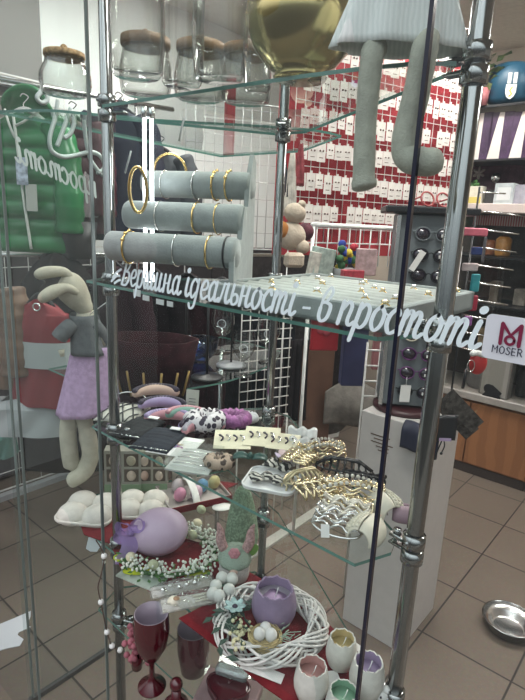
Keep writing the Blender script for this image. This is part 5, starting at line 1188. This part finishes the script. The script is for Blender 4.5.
jacket(108,262,2.45,70,200,mat('aubergine_coat',(.022,.007,.012),.9,var=.25,vs=5),'aubergine_coat','dark aubergine coat behind the lilac rabbit doll','coat',quilt=0,flare=.2)
jacket(150,270,2.60,60,190,mat('black_coat_a',(.010,.007,.009),.9,var=.25),'black_coat','black coat behind the slatted basket','coat',quilt=0)
jacket(188,276,2.75,56,170,mat('wine_coat',(.022,.008,.011),.9,var=.25),'wine_coat','dark wine coat seen between the display stands','coat',quilt=0)
jacket(222,280,2.9,44,160,mat('slate_coat',(.015,.017,.02),.9,var=.25),'slate_coat','dark slate coat behind the wine glasses','coat',quilt=0)
jacket(266,285,3.05,44,150,mat('ink_coat',(.016,.018,.024),.9,var=.25),'ink_coat','ink black coat beyond the wire mesh panel','coat',quilt=0)
b = MB(); b.tube([(-2.62,.6,2.05),(-2.40,1.5,2.05),(-2.3,1.9,2.05)],.012,8)
b.tube([(-2.62,.6,1.30),(-2.40,1.5,1.30),(-2.10,2.7,1.30)],.012,8)
for x,y in ((-2.55,.9),(-2.35,1.7)): b.tube([(x,y,0),(x,y,2.1)],.008,8)
solo('clothes_rail', b, steel, 'two-level steel clothes rail behind the hanging coats', 'rail', (0,0,0))
# dark bin on the shelf right of the green jacket
a = D(78,240,2.3); k = mpp(a); b = MB(); b.lathe([(15*k,-18*k),(19*k,18*k),(17*k,18*k),(13*k,-14*k),(0,-14*k)], seg=24); solo('black_bucket', b, mat('bucket_black',(.02,.02,.022),.4), 'black bucket standing beside the green jacket hem', 'bucket', a)
# pale wall features
b = MB(); b.box((-2.87,1.0,2.35),(.04,.96,.88)); struct('trim_3', b, mat('grey_shutter', (.17,.165,.155), .5, var=.06, vs=3))
b = MB(); b.box((-2.80,1.0,2.12),(.05,1.05,.05)); struct('trim_4', b, mat('pale_rail', (.50,.52,.56), .4))
b = MB(); b.box((-2.64,2.0,.015),(.04,3.0,.03)); struct('trim_5', b, mat('base_rail', (.42,.43,.44), .4))
b = MB(); b.box((-2.86,2.2,.65),(.04,3.3,1.25)); struct('wall_lower_left', b, mat('dark_wainscot', (.04,.035,.038), .8))
# ------------------------------------------------------------------ back counter and showcase
BY = 3.19
orange = waves('orange_wood', (.24,.10,.042), (.28,.12,.05), 3, .45, 'X', 4); 
def cab(x0,x1,lab):
    t = thing('low_cabinet', lab, 'cabinet', ((x0+x1)/2,BY,0)); w = x1-x0
    b = MB(); b.box((0,.2,.03),(w,.36,.06)); b.build('plinth', mat('plinth_dark',(.05,.035,.03),.6), t)
    b = MB(); b.box((0,.21,.27),(w,.38,.42),bev=.002); b.build('carcass', orange, t)
    for s in (-1,1):
        b = MB(); b.box((s*w/4,.008,.275),(w/2-.008,.018,.40),bev=.002); d = b.build('door', orange, t)
        b = MB(); hx = s*w/4+(-s)*(w/4-.04); b.tube(cr([(hx,.0,.43),(hx,-.02,.42),(hx,-.02,.36),(hx,.0,.35)],4),.004,6); b.build('handle', mat('handle_metal',(.35,.22,.12),.4,.6), d)
cab(-1.36,-.62,'orange-brown low cabinet with two doors beside the pedestal'); cab(-.615,.13,'orange-brown low cabinet with two doors under the clipper box')
t = thing('showcase', 'dark framed glass showcase with lit goods above the orange cabinets', 'showcase', (-.62,BY,0))
WS = 1.5
b = MB(); b.box((0,.19,.515),(WS,.42,.045),bev=.004); b.build('counter', mat('grey_counter',(.30,.27,.25),.4,var=.06), t)
b = MB(); b.box((0,.41,1.3),(WS,.02,1.55)); b.build('back_panel', mat('showcase_back',(.10,.085,.075),.8,var=.3,vs=6), t)
for x in (-.72,-.02,.72): b = MB(); b.box((x,.0,1.45),(.022,.022,1.85)); b.build('frame_post', black, t)
for z,m in ((.80,black),(1.08,black),(1.36,black)): b = MB(); b.box((0,.2,z),(WS,.40,.010)); b.build('shelf', m, t)
b = MB(); b.box((0,.17,1.635),(WS,.46,.05),bev=.003); b.build('upper_shelf', mat('blush_shelf',(.60,.50,.47),.5), t)
def bx(px,py,y,w,h,dep,c,lab,name='box',cat='box',rz=0,zb=None,rough=.5,var=.1,vs=30,extra=None):
    q = Y(px,py,y); k = mpp(q)
    if zb is not None: q.z = zb
    t = thing(name, lab, cat, q, rz); b = MB(); b.box((0,0,h*k/2),(w*k,dep,h*k),bev=.002); b.build('carton', mat('bx_%d_%d'%(px,py),c,rough,var=var,vs=vs), t)
    if extra: b = MB(); b.box((0,-dep/2-.001,h*k*extra[1]),(w*k*extra[2],.002,h*k*extra[3])); b.build('panel', mat('bxe_%d_%d'%(px,py),extra[0],.5), t)
    return t
S1 = 1.661
bx(474,203,BY+.08,17,17,.06,(.62,.58,.48),'white box with yellow base on the blush shelf',zb=S1,extra=((.55,.45,.12),.22,.9,.35))
bx(490,203,BY+.10,9,14,.06,(.03,.03,.03),'small black box between pale boxes on blush shelf',zb=S1)
bx(504,206,BY+.07,18,20,.08,(.38,.41,.42),'grey-blue stacked box on the blush shelf',zb=S1,extra=((.55,.56,.56),.5,.7,.6))
bx(523,207,BY+.09,20,19,.08,(.30,.29,.34),'lilac-grey gift box at the frame side of the blush shelf',zb=S1)
q = Y(493,180,BY+.25); b = MB(); k = mpp(q); b.box((0,0,-.005),(58*k,.02,30*k)); solo('picture_panel', b, mat('plum_panel',(.07,.03,.045),.6,var=.2), 'dark plum decorated panel behind the pale boxes', 'panel', q)
q = Y(496,178,BY+.20); b = MB(); b.ball((0,0,0),5*k,12,8); solo('bauble', b, silver, 'round silver bauble against the plum panel', 'bauble', q)
q = Y(479,173,BY+.20); b = MB()
for i in range(6): b.T = RY(i*PI/3)@TR(0,0,.02); b.ball((0,0,0),(.009,.005,.02),8,6)
solo('metal_flower', b, mat('antique_silver',(.3,.27,.25),.4,.6), 'antique metal flower ornament on the plum panel', 'ornament', q)
b = MB(); rr_=random.Random(4); q = Y(470,185,BY+.12)
for i in range(30): b.ball((rr_.gauss(0,.035),rr_.gauss(0,.02),rr_.gauss(0,.014)),.010,6,5)
solo('green_garland', b, leafm, 'bunch of green foliage behind the yellow-based box', 'foliage', q)
# white and purple boxes (upper row)
ZU = Y(500,160,BY+.1).z
for i,(px,lab) in enumerate(((478,'white and purple slanted box closest to the chrome pole'),(498,'white and purple slanted box in the middle of its row'),(520,'white and purple slanted box at the frame edge'))):
    q = Y(px,160,BY+.10); k = mpp(q); w=21*k; h=44*k; q.z = 2.026-0.0 if False else ZU
    t = thing('cosmetic_box', lab, 'box', q); b = MB(); b.box((0,0,h/2),(w,.05,h),bev=.001); b.build('carton', mat('purple_box',(.045,.018,.055),.4,var=.2), t)
    b = MB(); b.add([(-w*.48,-.026,.002),(w*.08,-.026,.002),(w*.08,-.026,h-.002),(-w*.14,-.026,h-.002)],[(0,1,2,3)]); b.build('white_panel', mat('box_white',(.66,.60,.55),.5), t)
b = MB(); q = Y(500,160,BY+.2); b.box((-.62,BY+.2,ZU-.008),(WS,.36,.012)); b.build('shelf', black).parent = None
bpy.data.objects[-1] if False else None
for o_ in list(bpy.data.objects):
    if o_.name.startswith('shelf') and o_.parent is None: tag(o_, 'black showcase shelf carrying the white and purple boxes', 'shelf'); o_.name = 'box_shelf'
# pots on the upper shelf
q = Y(507,107,BY+.12); k = mpp(q); zt = q.z
b = MB(); b.box((-.62,BY+.2,zt-.007),(WS,.36,.012)); o_ = b.build('pot_shelf', black); k *= .78; tag(o_, 'highest black showcase shelf carrying the blue pot', 'shelf')
t = thing('blue_pot', 'petrol blue round pot bearing a gold crest shield on high shelf', 'pot', (q.x,q.y,zt), face(q)+.05)
bp_ = mat('petrol_blue',(.008,.055,.10),.4)
b = MB(); b.lathe([(20*k,0),(26*k,8*k),(28*k,28*k),(25*k,42*k),(20*k,48*k),(18*k,48*k),(22*k,40*k),(0,36*k)], seg=36); b.build('pot_body', bp_, t)
b = MB(); b.torus((-24*k,0,44*k),6*k,1.5*k,16,6,RX(PI/2)); b.build('handle', bp_, t)
cm = mat('crest_white',(.65,.65,.6),.5); sh_ = [(-6,18),(-6,9),(-4,4),(0,1),(4,4),(6,9),(6,18)]
b = MB(); yy = -28.3*k; b.add([(a_*k,yy-.002,c_*k+2*k) for a_,c_ in sh_],[tuple(range(7))]); b.add([(-5*k,yy-.002,21*k),(-1*k,yy-.002,21*k),(-1*k,yy-.002,33*k),(-5*k,yy-.002,33*k)],[(0,1,2,3)]); b.add([(1.5*k,yy-.002,21*k),(5.5*k,yy-.002,21*k),(5.5*k,yy-.002,33*k),(1.5*k,yy-.002,33*k)],[(0,1,2,3)]); b.build('crest', cm, t)
b = MB(); b.tube([(-1.5*k,yy-.003,6*k),(1.5*k,yy-.003,9*k),(-1*k,yy-.003,13*k),(1.5*k,yy-.003,17*k)], 1.0*k, 6); b.build('emblem', mat('emblem_gold',(.55,.40,.05),.5), t)
q = Y(478,106,BY+.02); k = mpp(q); t = thing('potted_plant', 'leafy green plant in a pink pot beside the blue pot', 'plant', (q.x,q.y,zt), 0)
b = MB(); b.lathe([(8*k,0),(10*k,15*k),(9*k,15*k),(0,12*k)], seg=20); b.build('pot', mat('rosy_pot',(.45,.16,.17),.3), t)
b = MB()
for i in range(50): b.T = TR(rr_.gauss(0,7)*k,rr_.gauss(0,4)*k,rr_.uniform(16,44)*k)@RZ(rr_.uniform(0,6))@RX(rr_.uniform(-1,1)); l=13*k; b.add([(0,0,0),(l*.5,l*.35,0),(l,0,.1*l),(l*.5,-l*.35,0)],[(0,1,2,3)])
b.build('foliage', mat('olive_leaf',(.20,.26,.10),.7,var=.3), t)
# pink trays of cards above/below, clippers box, jars
for i,(px,py,w,h,c,lab) in enumerate(((492,150-12-38,60,16,(.40,.12,.12),'row of red and white packets on the high rail'),(505,221,60,10,(.45,.14,.15),'pink striped packet row under the blush shelf'))):
    q = Y(px,py,BY+.15); k = mpp(q); b = MB(); b.box((0,0,0),(w*k,.05,h*k),bev=.002); 
    if i==1: solo('packet_row', b, waves('packet_stripes%d'%i,(.45,.14,.15),(.60,.50,.48),22,.5,'X'), lab, 'packets', q)
q = Y(492,418,BY+.13); bx(492,411,BY+.04,28,41,.07,(.16,.15,.14),'grey carton printed with a black hair clipper on the counter',zb=.539,rz=-.1,extra=((.30,.28,.26),.5,.88,.94))
q = Y(491,395,BY-.003); k = mpp(q); t = MB(); t.T = RY(.6); t.box((0,0,.0),(12*k,.002,18*k)); t.T = RY(-.4); t.box((5*k,-.001,-4*k),(6*k,.002,14*k)); t.T=Matrix(); t.ball((-3*k,0,6*k),(5*k,.002,5*k),10,6); solo('clipper_picture', t, black, 'black hair clipper picture on the front of the grey carton', 'picture', (q.x,q.y-.004,q.z))
for (px,py,z,w,h,c,lab,nm) in ((477,405,.539,26,24,(.13,.12,.12),'grey tin canister row on the counter beside the clipper carton','canister'),(500,268,1.366,15,19,(.50,.23,.05),'orange round candle on the showcase shelf','candle'),(486,270,1.366,12,15,(.35,.13,.06),'dull orange round candle partly behind the chrome pole','candle'),(520,402,.539,12,30,(.03,.03,.03),'black bottle at the frame edge of the counter','bottle')):
    q = Y(px,py,BY+.16); k = mpp(q); b = MB(); b.lathe([(w*.45*k,0),(w*.5*k,h*.1*k),(w*.5*k,h*.85*k),(w*.3*k,h*k),(0,h*k)], seg=24); solo(nm, b, mat(nm+str(px),c,.4,var=.1), lab, nm, (q.x,q.y,z))
rr_ = random.Random(21); lowl = [('brown carton','box'),('silver tin','tin'),('dark carton','box'),('tan packet','packet'),('grey packet','packet'),('black tin','tin')]
spots = ['against the frame post','beside the frame post','in the middle of the showcase','under the orange candles','behind the sticker','at the far side of the showcase']
for zi,z in enumerate((.806,1.086)):
    for i in range(6):
        x = -1.0+.15*i+rr_.uniform(-.02,.02); w = rr_.uniform(.05,.10); h = rr_.uniform(.05,.15); c = rr_.choice([(.12,.10,.08),(.30,.27,.24),(.05,.05,.06),(.28,.20,.12),(.18,.18,.19)])
        b = MB(); b.box((0,0,h/2),(w,.08,h),bev=.004); solo('stock_'+lowl[i][1], b, mat('stk%d%d'%(zi,i),c,.4,var=.3,vs=20), f'{lowl[i][0]} {spots[i]} on the {"lower" if zi==0 else "middle"} showcase shelf', lowl[i][1], (x,BY+.12+rr_.uniform(0,.08),z))
# glass front of the showcase
b = MB(); b.add([(-WS/2,-.002,.54),(WS/2,-.002,.54),(WS/2,-.002,1.60),(-WS/2,-.002,1.60)],[(0,1,2,3)]); b.build('glass_front', glass('showcase_glass',(.92,.92,.9),.8,k=.8), bpy.data.objects['showcase'])
# ------------------------------------------------------------------ on the floor
q = Z(508,628,.001); k = mpp(q); t = thing('steel_bowl', 'shiny stainless steel pet bowl on the tiled floor', 'bowl', q)
b = MB(); b.lathe([(.070,0),(.080,.002),(.095,.040),(.099,.043),(.096,.045),(.070,.026),(.058,.008),(.052,.005),(0,.004)], seg=48); b.build('bowl_body', steel, t)
b = MB(); b.torus((0,0,.044), .098, .003, 48, 8); b.build('rim', chrome, t)
q = Z(-2,636,.001); k = mpp(q); b = MB(); rr_ = random.Random(8); pts = []
for i in range(26): a = 2*PI*i/26; r_ = (.07+.018*math.sin(3*a+1)+.010*math.sin(7*a)+rr_.uniform(-.006,.006)); pts.append((r_*1.25*math.cos(a+.5)*1.3, r_*math.sin(a+.5)))
b.prism(pts,0,.002); solo('torn_paper', b, mat('bright_paper',(.62,.62,.66),.8), 'torn white paper sheet lying on the floor tiles', 'paper', q, R0+.6)
# ------------------------------------------------------------------ lamps, world gradient for the mall's ceiling light
def lamp(x,y,w,d,lab,s):
    t = thing('ceiling_light', lab, 'ceiling light', (x,y,2.8)); b = MB(); b.box((0,0,-.012),(w+.03,d+.03,.022)); b.build('frame', white, t)
    b = MB(); b.box((0,0,-.028),(w,d,.010)); b.build('diffuser', emit('lamp_%d'%s,(1,.965,.91),s), t)
lamp(-.95,2.5,.9,.3,'bright ceiling panel above the pedestal',34)
lamp(-2.0,1.7,.3,1.1,'bright ceiling panel above the coats and red wall',21)
lamp(-.55,.95,.9,.25,'bright ceiling panel above the display rack',26)
lamp(.6,2.8,.9,.3,'bright ceiling panel beyond the blue pot',34)
w = bpy.data.worlds.new('world'); S.world = w; w.use_nodes = True; bg = w.node_tree.nodes['Background']; bg.inputs[1].default_value = 1.0
_N = w.node_tree.nodes; _L = w.node_tree.links; _tc = _N.new('ShaderNodeTexCoord'); _sp = _N.new('ShaderNodeSeparateXYZ'); _rp = _N.new('ShaderNodeValToRGB')
_mr = _N.new('ShaderNodeMapRange'); _mr.inputs['From Min'].default_value = -1; _L.new(_tc.outputs['Generated'], _sp.inputs[0]); _L.new(_sp.outputs['Z'], _mr.inputs['Value']); _L.new(_mr.outputs[0], _rp.inputs[0]); _L.new(_rp.outputs[0], bg.inputs[0])
_rp.color_ramp.elements[0].position = .40; _rp.color_ramp.elements[0].color = (.07,.065,.06,1); _rp.color_ramp.elements[1].position = .85; _rp.color_ramp.elements[1].color = (1.5,1.55,1.6,1)
_e = _rp.color_ramp.elements.new(.55); _e.color = (.22,.23,.24,1)
S.view_settings.view_transform = 'Standard'; S.view_settings.look = 'None'; S.view_settings.gamma = 1; S.view_settings.exposure = .5
S.cycles.use_denoising = True; S.cycles.max_bounces = 10; S.cycles.transparent_max_bounces = 40; S.cycles.glossy_bounces = 4; S.cycles.diffuse_bounces = 3
S.cycles.sample_clamp_indirect = 4; S.cycles.caustics_reflective = False; S.cycles.caustics_refractive = False
